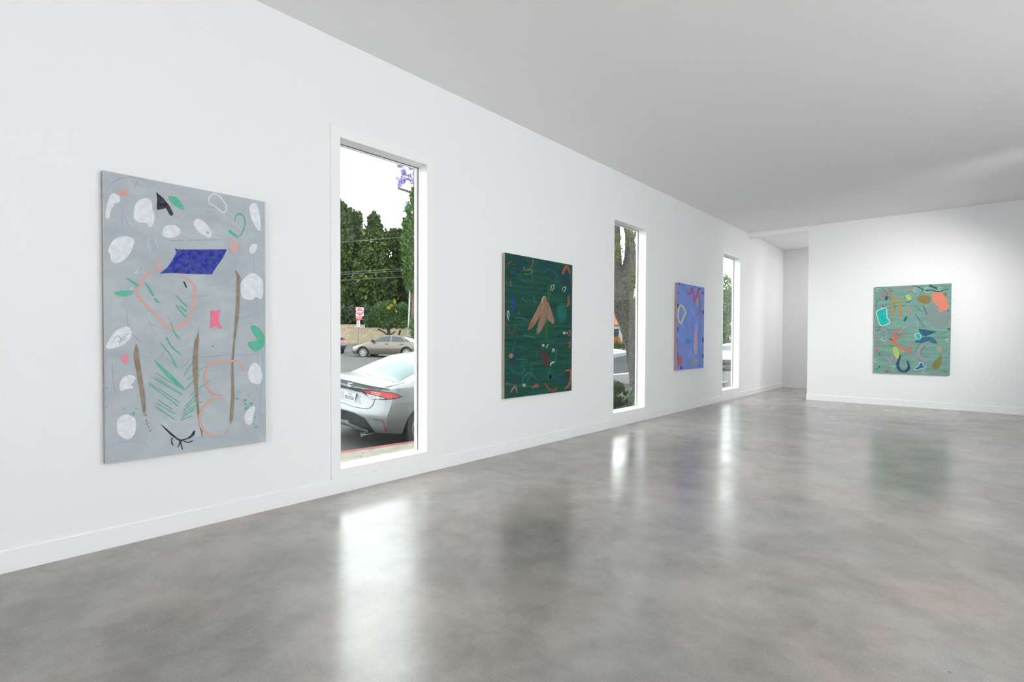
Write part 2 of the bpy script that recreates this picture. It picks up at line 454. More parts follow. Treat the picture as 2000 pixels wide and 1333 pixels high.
class Painting:
    def __init__(s, name, corners, plane, wall, depth, crop, bgmat, bg, label, edge=LINEN):
        """corners: pixel TL TR BR BL of the face; plane 'x' or 'y'; crop: (x, y, scale) in which marks are given"""
        off = depth if plane == 'x' else -depth
        pts = [onx(x, y, wall + off) if plane == 'x' else ony(x, y, wall + off) for x, y in corners]
        k = 'y' if plane == 'x' else 'x'
        w0 = (getattr(pts[0], k) + getattr(pts[3], k)) / 2; w1 = (getattr(pts[1], k) + getattr(pts[2], k)) / 2
        z1 = (pts[0].z + pts[1].z) / 2; z0 = (pts[2].z + pts[3].z) / 2
        s.w, s.h, s.depth, s.plane, s.bg, s.crop = w1 - w0, z1 - z0, depth, plane, bg, crop
        s.hom = homography(corners, [(0, s.h), (s.w, s.h), (s.w, 0), (0, 0)])
        loc = (wall + 0.004, w0, z0) if plane == 'x' else (w0, wall - 0.004, z0)
        s.root = tag(empty(name, loc), label, 'painting')
        e = 0.0008
        if plane == 'x':
            boxo('stretcher', edge, s.root, 0.0, depth - 0.002, 0, s.w, 0, s.h)
            boxo('painted_canvas', bgmat, s.root, depth - 0.002, depth, -e, s.w + e, -e, s.h + e)
        else:
            boxo('stretcher', edge, s.root, 0, s.w, -depth + 0.002, 0, 0, s.h)
            boxo('painted_canvas', bgmat, s.root, -e, s.w + e, -depth, -depth + 0.002, -e, s.h + e)
        s.n = 0
        s.small = {}
        s.pxm = s.w / (corners[1][0] - corners[0][0]) / crop[2]
    def uv(s, p):
        x, y = s.hom(s.crop[0] + p[0] / s.crop[2], s.crop[1] + p[1] / s.crop[2])
        return (min(max(x, 0.002), s.w - 0.002), min(max(y, 0.002), s.h - 0.002))
    def P(s, u, v, d):
        return (s.depth + d, u, v) if s.plane == 'x' else (u, -s.depth - d, v)
    def put(s, poly2, faces, col, cover, size, name):
        s.n += 1
        d = 0.0004 + s.n * 0.00003
        vs = [s.P(u, v, d) for u, v in poly2]
        if s.plane == 'x': pass
        if size < 40:
            key = (tuple(col), cover)
            mb = s.small.setdefault(key, MB())
            mb.add(vs, faces)
        else:
            obj(name, vs, faces, paint(col, s.bg, cover), s.root)
    def fill(s, pts, col, cover=0.85, sharp=False):
        P = [s.uv(p) for p in (pts if sharp else catmull(pts, True, 5))]
        sz = max(max(p[0] for p in pts) - min(p[0] for p in pts), max(p[1] for p in pts) - min(p[1] for p in pts))
        area2 = sum(a[0] * b[1] - b[0] * a[1] for a, b in zip(P, P[1:] + P[:1]))
        if area2 < 0: P = P[::-1]
        s.put(P, [tuple(range(len(P)))], col, cover, sz, 'paint_patch')
    def dot(s, x, y, r, col, cover=0.85):
        s.fill([(x + r * math.cos(a) * (1 + 0.15 * math.sin(3 * a + x)), y + r * math.sin(a)) for a in [k * math.pi / 4 for k in range(8)]], col, cover)
    def stroke(s, pts, w, col, cover=0.85, closed=False, taper=True):
        C = catmull(pts, closed, 6)
        if closed: C = C + [C[0]]
        ver, fac = [], []
        n = len(C)
        for i, p in enumerate(C):
            a, b = C[max(i - 1, 0)], C[min(i + 1, n - 1)]
            if closed and i in (0, n - 1): a, b = C[-2], C[1]
            dx, dy = b[0] - a[0], b[1] - a[1]
            l = math.hypot(dx, dy) or 1
            nx, ny = -dy / l, dx / l
            t = i / max(n - 1, 1)
            ww = w * 0.5 * (1 + 0.18 * math.sin(i * 1.7 + p[0])) * (1 if closed or not taper else min(1, 0.45 + 3.2 * min(t, 1 - t)))
            ver += [s.uv((p[0] + nx * ww, p[1] + ny * ww)), s.uv((p[0] - nx * ww, p[1] - ny * ww))]
        for i in range(n - 1):
            fac.append((2 * i, 2 * i + 1, 2 * i + 3, 2 * i + 2))
        sz = max(max(p[0] for p in pts) - min(p[0] for p in pts), max(p[1] for p in pts) - min(p[1] for p in pts), w)
        s.put(ver, fac, col, cover, sz, 'brush_stroke')
    def done(s):
        for (col, cover), mb in s.small.items():
            o = mb.build('small_paint_marks', paint(col, s.bg, cover), s.root)
            o['kind'] = 'stuff'

# --- the large pale grey painting with white clouds
bg = (176, 184, 190)
P = Painting('painting', [(203.7, 330.5), (519.8, 398.4), (515.8, 861.2), (201.4, 908.8)], 'x', 0.0, 0.035, (170, 310, 4.3),
             streak_material('pale_grey_ground', (163, 172, 181), (176, 185, 190), (189, 197, 200), (1, 1, 1.4)), bg,
             'large pale grey abstract painting with white cloud shapes and a blue parallelogram', mat('brown_canvas_edge', (160, 146, 138), 0.9))
WH, GR, OR, BRN, BLK, PNK = (232, 235, 240), (72, 180, 142), (226, 160, 140), (140, 120, 98), (28, 24, 32), (255, 108, 138)
def B(pts):                                  # marks read from the lower crop
    return [(x, y + 1290) for x, y in pts]
LB = (146, 168, 214)
for pts in ([(440, 190), (470, 230), (520, 235), (560, 245)], [(760, 250), (820, 300), (860, 310)], [(320, 390), (310, 520), (300, 640)], [(200, 1170), (190, 1410)],
            B([(150, 300), (145, 700), (140, 1130), (260, 1105), (380, 1095), (500, 1105)]), B([(830, 1070), (1000, 1055), (1250, 1055)]),
            B([(1430, 1000), (1450, 700), (1470, 400), (1440, 100)]), B([(1130, 340), (1300, 365), (1460, 350)]), [(1400, 800), (1410, 1000), (1415, 1150)]):
    P.stroke(pts, 14, LB, 0.55)
for pts in ([(160, 380), (185, 250), (240, 185), (330, 155), (420, 150), (520, 185)], [(415, 265), (420, 220), (445, 190)], [(330, 470), (350, 540), (385, 600)],
            B([(345, -20), (340, 80), (380, 180), (460, 260)]), [(690, 690), (850, 690), (1150, 690)], [(800, 1185), (900, 1165), (1030, 1155)],
            B([(940, 370), (1030, 380), (1180, 350)]), B([(520, 80), (540, 110), (560, 118)]), B([(1240, 40), (1310, 60), (1380, 30)]), B([(770, 470), (830, 440), (860, 390)]),
            B([(580, 395), (620, 385), (640, 345)]), B([(205, 420), (210, 560), (230, 700)])):
    P.stroke(pts, 5, (120, 125, 140), 0.6)
for pts, w in (([(780, 580), (800, 510), (860, 450), (940, 422), (1050, 430), (1140, 470), (1250, 560), (1330, 640), (1350, 740)], 13),
               ([(830, 720), (850, 670), (890, 635)], 14), ([(1210, 1060), (1260, 1010), (1330, 1000)], 10), (B([(1200, 20), (1210, 100), (1215, 200)]), 14)):
    P.stroke(pts, w, (196, 196, 178), 0.6)
for pts in ([(535, 640), (525, 700), (545, 790)], [(590, 650), (595, 700), (610, 760)]):
    P.stroke(pts, 6, (205, 212, 218), 0.8)
P.fill([(275, 262), (345, 262), (355, 310), (285, 300)], (232, 150, 130), 0.85, True)
for pts in ([(185, 500), (165, 480), (180, 380), (210, 300), (240, 285), (285, 310), (290, 355), (255, 370), (235, 365), (240, 385), (215, 420), (195, 495)],
            [(405, 480), (415, 400), (455, 345), (530, 332), (560, 370), (565, 430), (580, 470), (575, 540), (545, 575), (510, 540), (440, 530), (410, 505)],
            [(1375, 420), (1400, 388), (1435, 400), (1460, 480), (1468, 600), (1450, 615), (1410, 560), (1380, 480)],
            [(645, 620), (670, 570), (740, 562), (790, 590), (798, 630), (760, 655), (700, 667), (650, 650)],
            [(908, 545), (940, 510), (990, 530), (1040, 590), (1058, 640), (1040, 670), (1000, 650), (940, 610)],
            [(1372, 775), (1390, 735), (1425, 728), (1437, 750), (1415, 795), (1388, 808)],
            [(185, 760), (230, 680), (310, 650), (400, 670), (395, 740), (340, 830), (260, 875), (210, 855), (200, 800)],
            [(1290, 1080), (1320, 1020), (1380, 970), (1440, 990), (1480, 1050), (1470, 1180), (1420, 1170), (1380, 1195), (1310, 1170)],
            B([(155, 300), (190, 220), (250, 150), (330, 122), (370, 150), (370, 210), (310, 270), (220, 305)]),
            B([(265, 620), (290, 560), (350, 530), (400, 550), (390, 590), (365, 610), (380, 640), (320, 650), (275, 665)]),
            B([(240, 1000), (245, 910), (310, 865), (380, 885), (402, 930), (390, 1020), (340, 1075), (270, 1050)]),
            B([(1345, 540), (1360, 470), (1400, 425), (1445, 460), (1465, 540), (1440, 600), (1380, 595)]),
            B([(1310, 880), (1340, 820), (1390, 785), (1400, 820), (1380, 880), (1375, 935), (1330, 940)])):
    P.fill(pts, WH, 0.92)
P.dot(1025, 628, 14, (178, 180, 178))
for pts in (B([(220, 230), (260, 200), (290, 230), (330, 190), (350, 180)]), B([(250, 250), (300, 240), (320, 210)]), B([(270, 280), (280, 230), (300, 200)])):
    P.stroke(pts, 5, (120, 125, 160), 0.7)
P.fill([(598, 280), (660, 335), (710, 400), (740, 460), (735, 482), (712, 480), (680, 418), (605, 432), (600, 400), (606, 350)], BLK, 0.98, True)
P.fill([(697, 325), (740, 318), (790, 350), (835, 430), (790, 420), (740, 385)], GR, 0.95)
P.stroke([(1040, 345), (1060, 315), (1100, 305), (1140, 340), (1175, 390), (1188, 430), (1165, 462), (1130, 445), (1085, 405), (1045, 385)], 10, WH, 0.85, True)
P.stroke([(1255, 540), (1258, 500), (1290, 475), (1325, 495), (1338, 545), (1330, 590), (1305, 645), (1280, 670)], 12, GR, 0.9)
P.stroke([(1200, 610), (1235, 640), (1275, 672)], 22, GR, 0.9)
P.fill([(1203, 712), (1275, 705), (1278, 785), (1215, 797)], (222, 166, 150), 0.85, True)
P.stroke([(612, 835), (618, 880), (612, 930)], 18, OR, 0.8)
P.stroke([(660, 930), (580, 940), (500, 985), (450, 1060), (428, 1140), (470, 1200), (540, 1270), (600, 1333), (650, 1390), (690, 1420), (790, 1405), (850, 1365), (880, 1300),
          (905, 1200), (915, 1100), (880, 1040), (820, 990), (770, 965)], 22, OR, 0.85)
P.fill([(748, 755), (770, 765), (960, 768), (1185, 770), (1150, 840), (1100, 910), (1055, 978), (860, 972), (720, 962), (615, 968), (680, 920), (725, 860), (762, 790)], (34, 48, 152), 1.0, True)
for pts in ([(800, 770), (815, 790), (820, 765)], [(870, 800), (875, 850), (900, 850)], [(940, 810), (955, 790), (960, 830)], [(1000, 790), (1040, 790), (1045, 820), (1000, 870)],
            [(1050, 880), (1060, 855), (1105, 850), (1110, 825)], [(820, 950), (840, 900), (880, 875)], [(745, 920), (760, 945), (780, 925)], [(930, 910), (900, 905), (890, 925), (915, 940)],
            [(1000, 900), (1015, 940), (1035, 945)], [(950, 930), (960, 965), (970, 945)]):
    P.stroke(pts, 8, (18, 20, 60), 0.9)
P.fill([(330, 998), (425, 1045), (432, 1080), (380, 1040)], GR, 0.95)
P.fill([(228, 1130), (290, 1108), (380, 1110), (385, 1135), (310, 1158)], (88, 184, 148), 0.95)
P.fill([(490, 1040), (525, 1070), (570, 1150), (545, 1140)], GR, 0.95)
P.fill([(565, 1170), (590, 1180), (612, 1212), (580, 1200)], GR, 0.95)
P.fill([(395, 955), (440, 945), (420, 970)], (215, 208, 205)); P.fill([(360, 1095), (395, 1075), (385, 1100)], (215, 208, 205))
P.fill([(815, 1030), (835, 1050), (847, 1092), (830, 1075)], BLK, 0.95)
for pts in ([(750, 1150), (800, 1200), (850, 1250)], [(750, 1230), (790, 1285), (840, 1340)], [(790, 1240), (815, 1268), (840, 1290)], B([(705, 80), (735, 170), (790, 238)]),
            B([(668, 210), (710, 290), (800, 368)]), B([(615, 255), (690, 350), (755, 465)]), B([(720, 425), (740, 450), (760, 470)])):
    P.stroke(pts, 10, GR, 0.9)
P.fill(B([(565, 400), (640, 470), (720, 540), (812, 645), (770, 630), (680, 550), (600, 460)]), GR, 0.95)
for a, m_, c in (((570, 510), (700, 590), (815, 650)), ((535, 545), (660, 620), (800, 700)), ((570, 545), (680, 618), (790, 690)), ((510, 605), (640, 700), (770, 800)), ((510, 595), (650, 680), (780, 768)),
                 ((590, 740), (650, 780), (715, 820)), ((570, 765), (660, 815), (745, 862)), ((560, 790), (650, 850), (735, 905)), ((880, 430), (845, 480), (815, 540)), ((985, 460), (910, 515), (835, 575)),
                 ((940, 530), (880, 590), (810, 660)), ((1030, 575), (940, 640), (850, 710)), ((950, 650), (880, 730), (815, 800)), ((970, 745), (880, 800), (795, 850)), ((920, 720), (860, 780), (800, 830)),
                 ((900, 820), (845, 845), (790, 870)), ((880, 870), (830, 890), (775, 910)), ((905, 800), (840, 850), (780, 895))):
    P.stroke(B([a, m_, c]), 8, (84, 182, 150), 0.85)
P.fill([(1250, 940), (1295, 1000), (1285, 1200), (1275, 1333)] + B([(1240, 270), (1225, 450), (1232, 720), (1215, 900), (1195, 940), (1188, 900), (1205, 700), (1210, 420), (1235, 180), (1250, 0)]) + [(1258, 1200), (1262, 1000)], BRN, 0.95, True)
P.fill([(1040, 1280), (1080, 1285), (1125, 1272), (1110, 1320), (1105, 1370), (1140, 1435), (1100, 1425), (1080, 1405), (1050, 1430), (1030, 1425), (1045, 1370)], PNK, 0.95, True)
P.fill(B([(290, 385), (320, 352), (350, 375), (340, 410), (320, 440), (295, 410)]), (248, 125, 145), 0.9)
P.fill(B([(412, 268), (428, 330), (450, 500), (478, 700), (482, 830), (465, 852), (445, 720), (410, 500), (390, 380), (400, 300)]), BRN, 0.95)
for x, y in B([(485, 870), (490, 915), (497, 940), (507, 970), (520, 1000)]): P.dot(x, y, 8, BRN)
P.fill(B([(937, 130), (940, 230), (930, 350), (932, 480), (925, 650), (935, 800), (950, 950), (965, 1050), (945, 1000), (915, 800), (895, 600), (885, 450), (895, 350), (905, 250), (930, 190)]), BRN, 0.95)
P.stroke(B([(1305, 495), (1295, 450), (1240, 415), (1150, 420), (1060, 425), (1010, 460), (985, 550), (1000, 620), (1050, 675), (1120, 695)]), 20, OR, 0.8)
P.stroke(B([(1135, 730), (1080, 712), (1030, 740), (960, 820), (935, 900), (960, 980), (1030, 1030), (1120, 1040)]), 20, OR, 0.8)
P.stroke(B([(1150, 1028), (1172, 1010), (1190, 985)]), 22, OR, 0.8)
P.fill(B([(1372, 130), (1400, 115), (1450, 150), (1485, 210), (1480, 280), (1430, 330), (1390, 320), (1350, 258), (1430, 242), (1400, 190)]), GR, 0.95)
for x, y, r in ((1253, 725, 11), (1318, 740, 12), (1325, 810, 12), (1370, 770, 12), (1405, 962, 13), (1380, 935, 7), (1400, 880, 7), (382, 857, 13), (405, 815, 7), (160, 643, 8), (150, 803, 6), (300, 820, 7), (1270, 665, 6), (1345, 700, 6), (1415, 645, 6), (533, 345, 6), (1340, 790, 8), (1320, 770, 8)):
    P.dot(x, y + 1290, r, GR)
P.dot(198, 845 + 1290, 16, (215, 165, 185), 0.7); P.dot(460, 930, 7, GR); P.dot(632, 988, 6, GR); P.dot(1055, 288 + 1290, 5, BLK)
P.fill(B([(612, 945), (680, 1000), (770, 1070), (850, 1045), (885, 1000), (898, 998), (880, 1045), (800, 1080), (770, 1085), (690, 1030)]), BLK, 0.97)
for pts in ([(705, 1055), (700, 1090), (715, 1125)], [(770, 1080), (765, 1110), (748, 1138)], [(772, 1080), (782, 1120), (790, 1158)], [(800, 1085), (840, 1095), (880, 1078)]):
    P.stroke(B(pts), 9, BLK, 0.95)
P.done()

# --- the dark green painting with a drooping bloom
bg = (24, 72, 60)
P = Painting('painting', [(985.6, 495.8), (1117, 516.5), (1116.3, 762.6), (985.1, 780)], 'x', 0.0, 0.042, (960, 480, 4.3),
             streak_material('dark_green_ground', (14, 52, 48), (24, 74, 62), (34, 96, 78), (1, 0.6, 9)), bg,
             'dark green abstract painting with a drooping brown bloom')
IND = (32, 40, 100)
for pts in ([(190, 90), (260, 90), (270, 160), (240, 220), (200, 160)], [(380, 130), (500, 130), (525, 220), (510, 300), (440, 200)], [(570, 210), (640, 210), (655, 320), (640, 450), (590, 350)],
            [(150, 900), (240, 890), (230, 1000), (160, 1000)], [(160, 1080), (230, 1090), (240, 1180), (170, 1160)]):
    P.fill(pts, IND, 0.42)
TE = (20, 110, 104)
P.fill([(550, 505), (615, 500), (622, 590), (590, 640), (550, 590)], TE, 0.85)
for pts, w in (([(430, 240), (470, 200), (520, 215), (545, 270), (520, 330)], 14), ([(250, 1000), (272, 1050), (240, 1082), (175, 1060), (160, 1000)], 20), ([(335, 980), (325, 1080), (290, 1150)], 20),
               ([(480, 1040), (490, 1120), (512, 1060)], 26), ([(545, 850), (535, 950), (520, 1000)], 22), ([(230, 260), (260, 300), (330, 300), (340, 240)], 16), ([(195, 800), (180, 870), (165, 930)], 14), ([(380, 900), (390, 990)], 8)):
    P.stroke(pts, w, TE, 0.6)
for pts in ([(205, 960), (250, 958), (300, 962)], [(255, 755), (310, 762), (375, 782)], [(190, 610), (250, 612), (310, 636)], [(260, 1180), (265, 1110), (310, 1070), (350, 1100), (390, 1140)],
            [(130, 1160), (190, 1172), (260, 1180)], [(250, 440), (270, 465), (300, 480)], [(265, 1185), (340, 1183), (410, 1185)], [(350, 420), (355, 470), (380, 480)], [(225, 560), (228, 580), (232, 585)], [(385, 1170), (385, 1200)]):
    P.stroke(pts, 5, (62, 150, 132), 0.85)
P.stroke([(440, 405), (500, 390), (520, 350)], 8, (20, 96, 120))
P.stroke([(478, 330), (472, 480), (462, 600), (455, 800)], 24, (60, 104, 32), 0.7)
P.stroke([(480, 330), (500, 300), (540, 300), (590, 330)], 12, (44, 84, 30), 0.7)
for pts, c in (([(435, 470), (470, 480), (462, 590), (430, 680), (385, 742), (375, 710), (390, 640), (420, 560)], (152, 128, 108)),
               ([(420, 450), (435, 420), (455, 440), (440, 520), (400, 600), (345, 680), (305, 712), (312, 670), (350, 590)], (172, 124, 100)),
               ([(462, 470), (490, 530), (522, 620), (515, 655), (490, 640), (462, 600)], (164, 128, 100))):
    P.fill(pts, c, 0.95)
P.stroke([(455, 430), (466, 520), (462, 590), (430, 680), (388, 742)], 6, (190, 92, 74)); P.stroke([(468, 470), (492, 530), (520, 620)], 6, (190, 92, 74)); P.stroke([(420, 560), (392, 640), (375, 712)], 5, (150, 80, 64))
P.fill([(305, 712), (318, 662), (345, 640), (348, 660), (330, 695)], (206, 92, 70)); P.stroke([(415, 480), (425, 440), (440, 425)], 10, (214, 196, 184))
RD = (208, 92, 76)
for pts, w, c in (([(592, 235), (625, 165), (655, 232)], 18, RD), ([(640, 415), (645, 480), (628, 505)], 15, (196, 92, 66)), ([(612, 1052), (660, 1045), (662, 1120), (645, 1175), (612, 1202)], 13, RD),
                  ([(445, 1150), (480, 1205), (520, 1220), (545, 1185)], 18, (152, 72, 46)), ([(155, 1240), (195, 1185), (212, 1238)], 13, (196, 116, 88)), ([(335, 1200), (385, 1165), (375, 1195)], 15, (190, 104, 84)),
                  ([(120, 655), (165, 745), (200, 670)], 10, (110, 62, 50)), ([(130, 170), (150, 145), (175, 135)], 8, (150, 84, 58)), ([(345, 115), (335, 170), (310, 205)], 10, (152, 84, 58)), ([(155, 300), (158, 340), (172, 345)], 9, (170, 80, 54)),
                  ([(638, 715), (655, 712), (652, 750), (640, 745)], 12, (190, 78, 66)), ([(640, 812), (656, 810), (652, 850), (640, 850)], 14, (190, 78, 66)), ([(630, 550), (622, 600), (615, 640)], 6, (120, 44, 44)),
                  ([(400, 960), (405, 890), (450, 880)], 12, (92, 34, 34)), ([(250, 1215), (262, 1228)], 14, (110, 60, 50)), ([(290, 1215), (296, 1230)], 12, (110, 60, 50)), ([(650, 965), (640, 1000)], 6, (120, 44, 44)), ([(125, 330), (135, 370)], 8, (120, 50, 44))):
    P.stroke(pts, w, c, 0.9)
P.fill([(435, 905), (475, 920), (475, 1000), (440, 1000)], (104, 40, 34)); P.dot(160, 930, 19, (218, 132, 122)); P.dot(128, 1165, 10, RD)
for pts, w in (([(490, 375), (500, 335), (520, 330), (515, 360), (495, 375)], 5), ([(585, 375), (600, 345), (620, 345), (610, 375), (595, 382)], 5), ([(142, 635), (128, 580), (138, 555), (146, 600)], 6),
               ([(455, 857), (465, 840), (472, 828)], 8), ([(490, 1010), (500, 985), (528, 975)], 9), ([(505, 895), (510, 870), (522, 870), (520, 895)], 6)):
    P.stroke(pts, w, (226, 232, 226), 0.95)
P.dot(430, 838, 11, (232, 232, 226)); P.dot(608, 730, 12, (226, 232, 236)); P.dot(632, 732, 7, (226, 232, 236)); P.dot(270, 1175, 14, (224, 206, 200))
P.stroke([(265, 180), (275, 210), (310, 205), (335, 205), (330, 235), (290, 245), (265, 235)], 5, (172, 160, 112))
P.fill([(165, 440), (185, 430), (188, 490), (180, 550), (162, 540)], (26, 70, 158)); P.stroke([(165, 215), (175, 230), (185, 245)], 24, (24, 70, 130), 0.9)
P.stroke([(130, 215), (170, 185), (210, 190), (212, 240), (160, 260), (135, 240)], 8, (34, 24, 24), 0.9, True)
P.fill([(545, 1105), (575, 1105), (578, 1145), (550, 1140)], (24, 60, 130), 0.7)
P.done()

# --- the narrow-looking periwinkle painting
bg = (122, 147, 218)
P = Painting('painting', [(1322.1, 553.2), (1374.4, 561.1), (1374.6, 718.3), (1321.1, 724)], 'x', 0.0, 0.045, (1300, 480, 4.167),
             streak_material('periwinkle_ground', (112, 134, 208), (123, 148, 219), (138, 162, 226), (1, 2, 2)), bg,
             'periwinkle blue abstract painting with a red zigzag and a yellow ring', mat('tan_canvas_edge', (178, 150, 138), 0.9))
P.stroke([(245, 600), (250, 560), (265, 560), (272, 640), (280, 700)], 4, (128, 96, 170), 0.8); P.stroke([(205, 660), (240, 655)], 5, (150, 70, 130), 0.8); P.stroke([(210, 660), (222, 740), (228, 800)], 4, (128, 96, 170), 0.7)
P.fill([(240, 650), (252, 650), (258, 860), (235, 872), (228, 780)], (208, 176, 192), 0.9)
P.fill([(248, 430), (262, 430), (264, 480), (250, 485)], (150, 196, 190), 0.7)
P.stroke([(172, 370), (180, 400), (200, 380), (212, 340), (225, 420), (232, 460), (262, 350), (270, 450), (292, 580)], 9, (218, 62, 66), 0.95)
P.stroke([(100, 560), (105, 510), (125, 485), (145, 510), (160, 545), (140, 590), (120, 630), (103, 600)], 13, (228, 224, 146), 0.95, True)
P.dot(178, 778, 24, (52, 132, 218)); P.stroke([(120, 780), (128, 820), (138, 855)], 15, (168, 130, 166), 0.8); P.stroke([(188, 822), (165, 872)], 15, (168, 130, 166), 0.8)
P.fill([(97, 945), (108, 895), (132, 905), (130, 960), (105, 982)], (228, 84, 62), 0.95)
P.fill([(212, 930), (228, 955), (220, 992), (206, 970)], (176, 168, 66)); P.dot(248, 935, 15, (190, 186, 84)); P.stroke([(235, 900), (238, 920)], 7, (190, 186, 84))
for x, y, w, h in ((108, 315, 10, 12), (140, 322, 6, 12), (230, 332, 12, 6), (272, 350, 20, 8), (298, 380, 18, 12), (98, 490, 9, 28), (302, 535, 9, 34), (98, 680, 8, 34), (303, 762, 10, 40), (90, 768, 10, 24),
                   (303, 895, 9, 34), (98, 905, 5, 60), (276, 978, 16, 6), (125, 996, 12, 28), (97, 390, 8, 10)):
    P.fill([(x - w / 2, y - h / 2), (x + w / 2, y - h / 2), (x + w / 2, y + h / 2), (x - w / 2, y + h / 2)], (18, 44, 84), 0.95, True)
P.done()

# --- the sea green painting on the far wall
bg = (112, 154, 142)
P = Painting('painting', [(1709, 560.5), (1857.7, 554.8), (1856, 733), (1707.2, 728)], 'y', YF, 0.04, (1680, 530, 6.06),
             streak_material('sea_green_ground', (104, 130, 128), (116, 156, 144), (126, 172, 158), (0.7, 1, 7)), bg,
             'sea green abstract painting of many small bright shapes on the far wall', mat('green_grey_edge', (92, 112, 108), 0.9))
for pts, c, k in (([(760, 480), (830, 400), (960, 380), (1060, 520), (1040, 640), (940, 680), (820, 610)], (146, 134, 144), 0.6), ([(230, 260), (290, 220), (370, 240), (360, 310), (280, 320)], (146, 126, 128), 0.7),
                  ([(380, 1000), (440, 1040), (430, 1110), (390, 1100)], (146, 134, 140), 0.7), ([(560, 440), (610, 430), (615, 480), (570, 490)], (190, 128, 126), 0.7), ([(910, 900), (965, 890), (970, 940), (925, 950)], (204, 146, 134), 0.7)):
    P.fill(pts, c, k)
DK = (42, 56, 62)
for pts, w, c in (([(620, 172), (700, 195), (760, 228), (850, 228), (905, 245), (960, 238), (1040, 215)], 14, DK), ([(815, 165), (850, 185), (915, 212)], 22, DK), ([(185, 420), (200, 360), (245, 325)], 7, (48, 74, 94)),
                  ([(290, 290), (360, 320), (400, 380), (418, 460)], 8, (48, 74, 94)), ([(255, 200), (300, 240), (330, 280)], 7, (72, 78, 82)), ([(340, 200), (355, 215), (380, 242)], 8, (72, 78, 82)),
                  ([(320, 440), (420, 410), (550, 405)], 9, (66, 108, 122)), ([(650, 400), (700, 450), (740, 490)], 8, (64, 96, 100)), ([(650, 505), (700, 570), (775, 680)], 9, (64, 96, 100)), ([(740, 400), (775, 470), (795, 515)], 13, (48, 82, 110)),
                  ([(260, 400), (290, 430), (315, 455)], 12, (48, 82, 110)), ([(520, 318), (550, 300), (570, 295)], 8, DK), ([(540, 368), (580, 365), (605, 345)], 8, DK), ([(870, 740), (960, 745), (1040, 715)], 7, (66, 100, 96)),
                  ([(880, 780), (950, 800), (1040, 780)], 6, (66, 100, 96)), ([(865, 630), (895, 655)], 8, (78, 100, 96)), ([(195, 710), (220, 685), (248, 655)], 8, (66, 100, 110)), ([(220, 965), (230, 985), (242, 1002)], 6, DK)):
    P.stroke(pts, w, c, 0.9)
OC = (146, 106, 36)
P.fill([(675, 320), (720, 290), (800, 290), (838, 340), (790, 390), (700, 365)], OC); P.fill([(980, 270), (1010, 258), (1028, 280), (1010, 308), (985, 295)], OC)
P.fill([(848, 290), (880, 255), (960, 258), (1000, 300), (1035, 360), (1045, 420), (1010, 470), (940, 480), (925, 450), (950, 440), (900, 400), (860, 350)], (240, 126, 102), 0.95)
P.fill([(395, 255), (405, 330), (395, 420), (412, 525), (390, 530), (370, 440), (370, 340)], (190, 132, 58), 0.95); P.fill([(445, 300), (465, 295), (485, 400), (500, 530), (475, 530), (455, 430)], (190, 132, 58), 0.95)
P.fill([(540, 290), (580, 275), (607, 310), (590, 345), (550, 330)], (198, 206, 98))
P.fill([(205, 470), (295, 440), (315, 540), (345, 605), (270, 638), (235, 615), (210, 530)], (0, 188, 178), 1.0, True)
P.stroke([(195, 475), (305, 432), (320, 540), (352, 605), (265, 645), (228, 618), (205, 540)], 9, (222, 238, 234), 0.95, True); P.dot(262, 540, 12, (30, 130, 140)); P.dot(288, 575, 10, (40, 120, 150)); P.stroke([(210, 492), (250, 480), (290, 470)], 6, (30, 130, 140))
P.fill([(292, 320), (305, 293), (328, 300), (322, 335), (300, 342)], (32, 54, 78)); P.fill([(515, 590), (530, 550), (560, 535), (545, 580), (530, 595)], (32, 60, 84))
P.stroke([(545, 760), (490, 725), (440, 705), (405, 740), (410, 765), (440, 790), (420, 815), (350, 800), (420, 850), (500, 915), (570, 950), (592, 940), (602, 890), (635, 860)], 22, (236, 92, 72), 0.95)
P.fill([(690, 680), (780, 692), (915, 715), (850, 745), (770, 775), (720, 750)], (32, 76, 112), 0.95, True); P.fill([(650, 830), (720, 790), (800, 775), (870, 790), (915, 860), (830, 845), (740, 850), (680, 850)], (40, 88, 124), 0.95)
P.fill([(662, 745), (708, 742), (718, 795), (680, 804)], (0, 186, 178), 1.0, True); P.stroke([(652, 745), (708, 738), (720, 792), (680, 808)], 7, (222, 238, 234), 0.95, True)
P.fill([(850, 825), (800, 830), (720, 860), (670, 930), (660, 1000), (720, 1060), (780, 1085), (850, 1020), (780, 1020), (730, 990), (725, 930), (770, 880)], (148, 150, 158), 0.9)
P.stroke([(850, 825), (800, 830), (720, 860), (670, 930), (660, 1000), (720, 1060), (780, 1085)], 6, (50, 62, 72)); P.stroke([(850, 825), (770, 885), (728, 935), (732, 990), (780, 1020), (840, 1015)], 6, (50, 62, 72))
P.fill([(390, 905), (430, 900), (460, 950), (470, 1000), (450, 1045), (410, 1000), (392, 950)], (198, 206, 94)); P.stroke([(430, 905), (480, 930), (530, 960)], 12, (170, 184, 92)); P.stroke([(330, 880), (370, 884), (412, 890)], 24, (112, 142, 64)); P.stroke([(495, 815), (520, 840), (545, 865)], 10, (112, 142, 64))
P.stroke([(180, 880), (260, 884), (320, 880)], 18, (110, 140, 80), 0.6); P.stroke([(190, 950), (260, 955), (350, 955)], 10, (110, 140, 80), 0.6); P.stroke([(560, 385), (600, 392)], 22, (150, 176, 84), 0.8)
P.stroke([(485, 990), (460, 1060), (450, 1120), (480, 1175), (540, 1185), (580, 1150), (578, 1100), (562, 1060)], 34, (32, 60, 102), 0.95)
LI = (192, 146, 198)
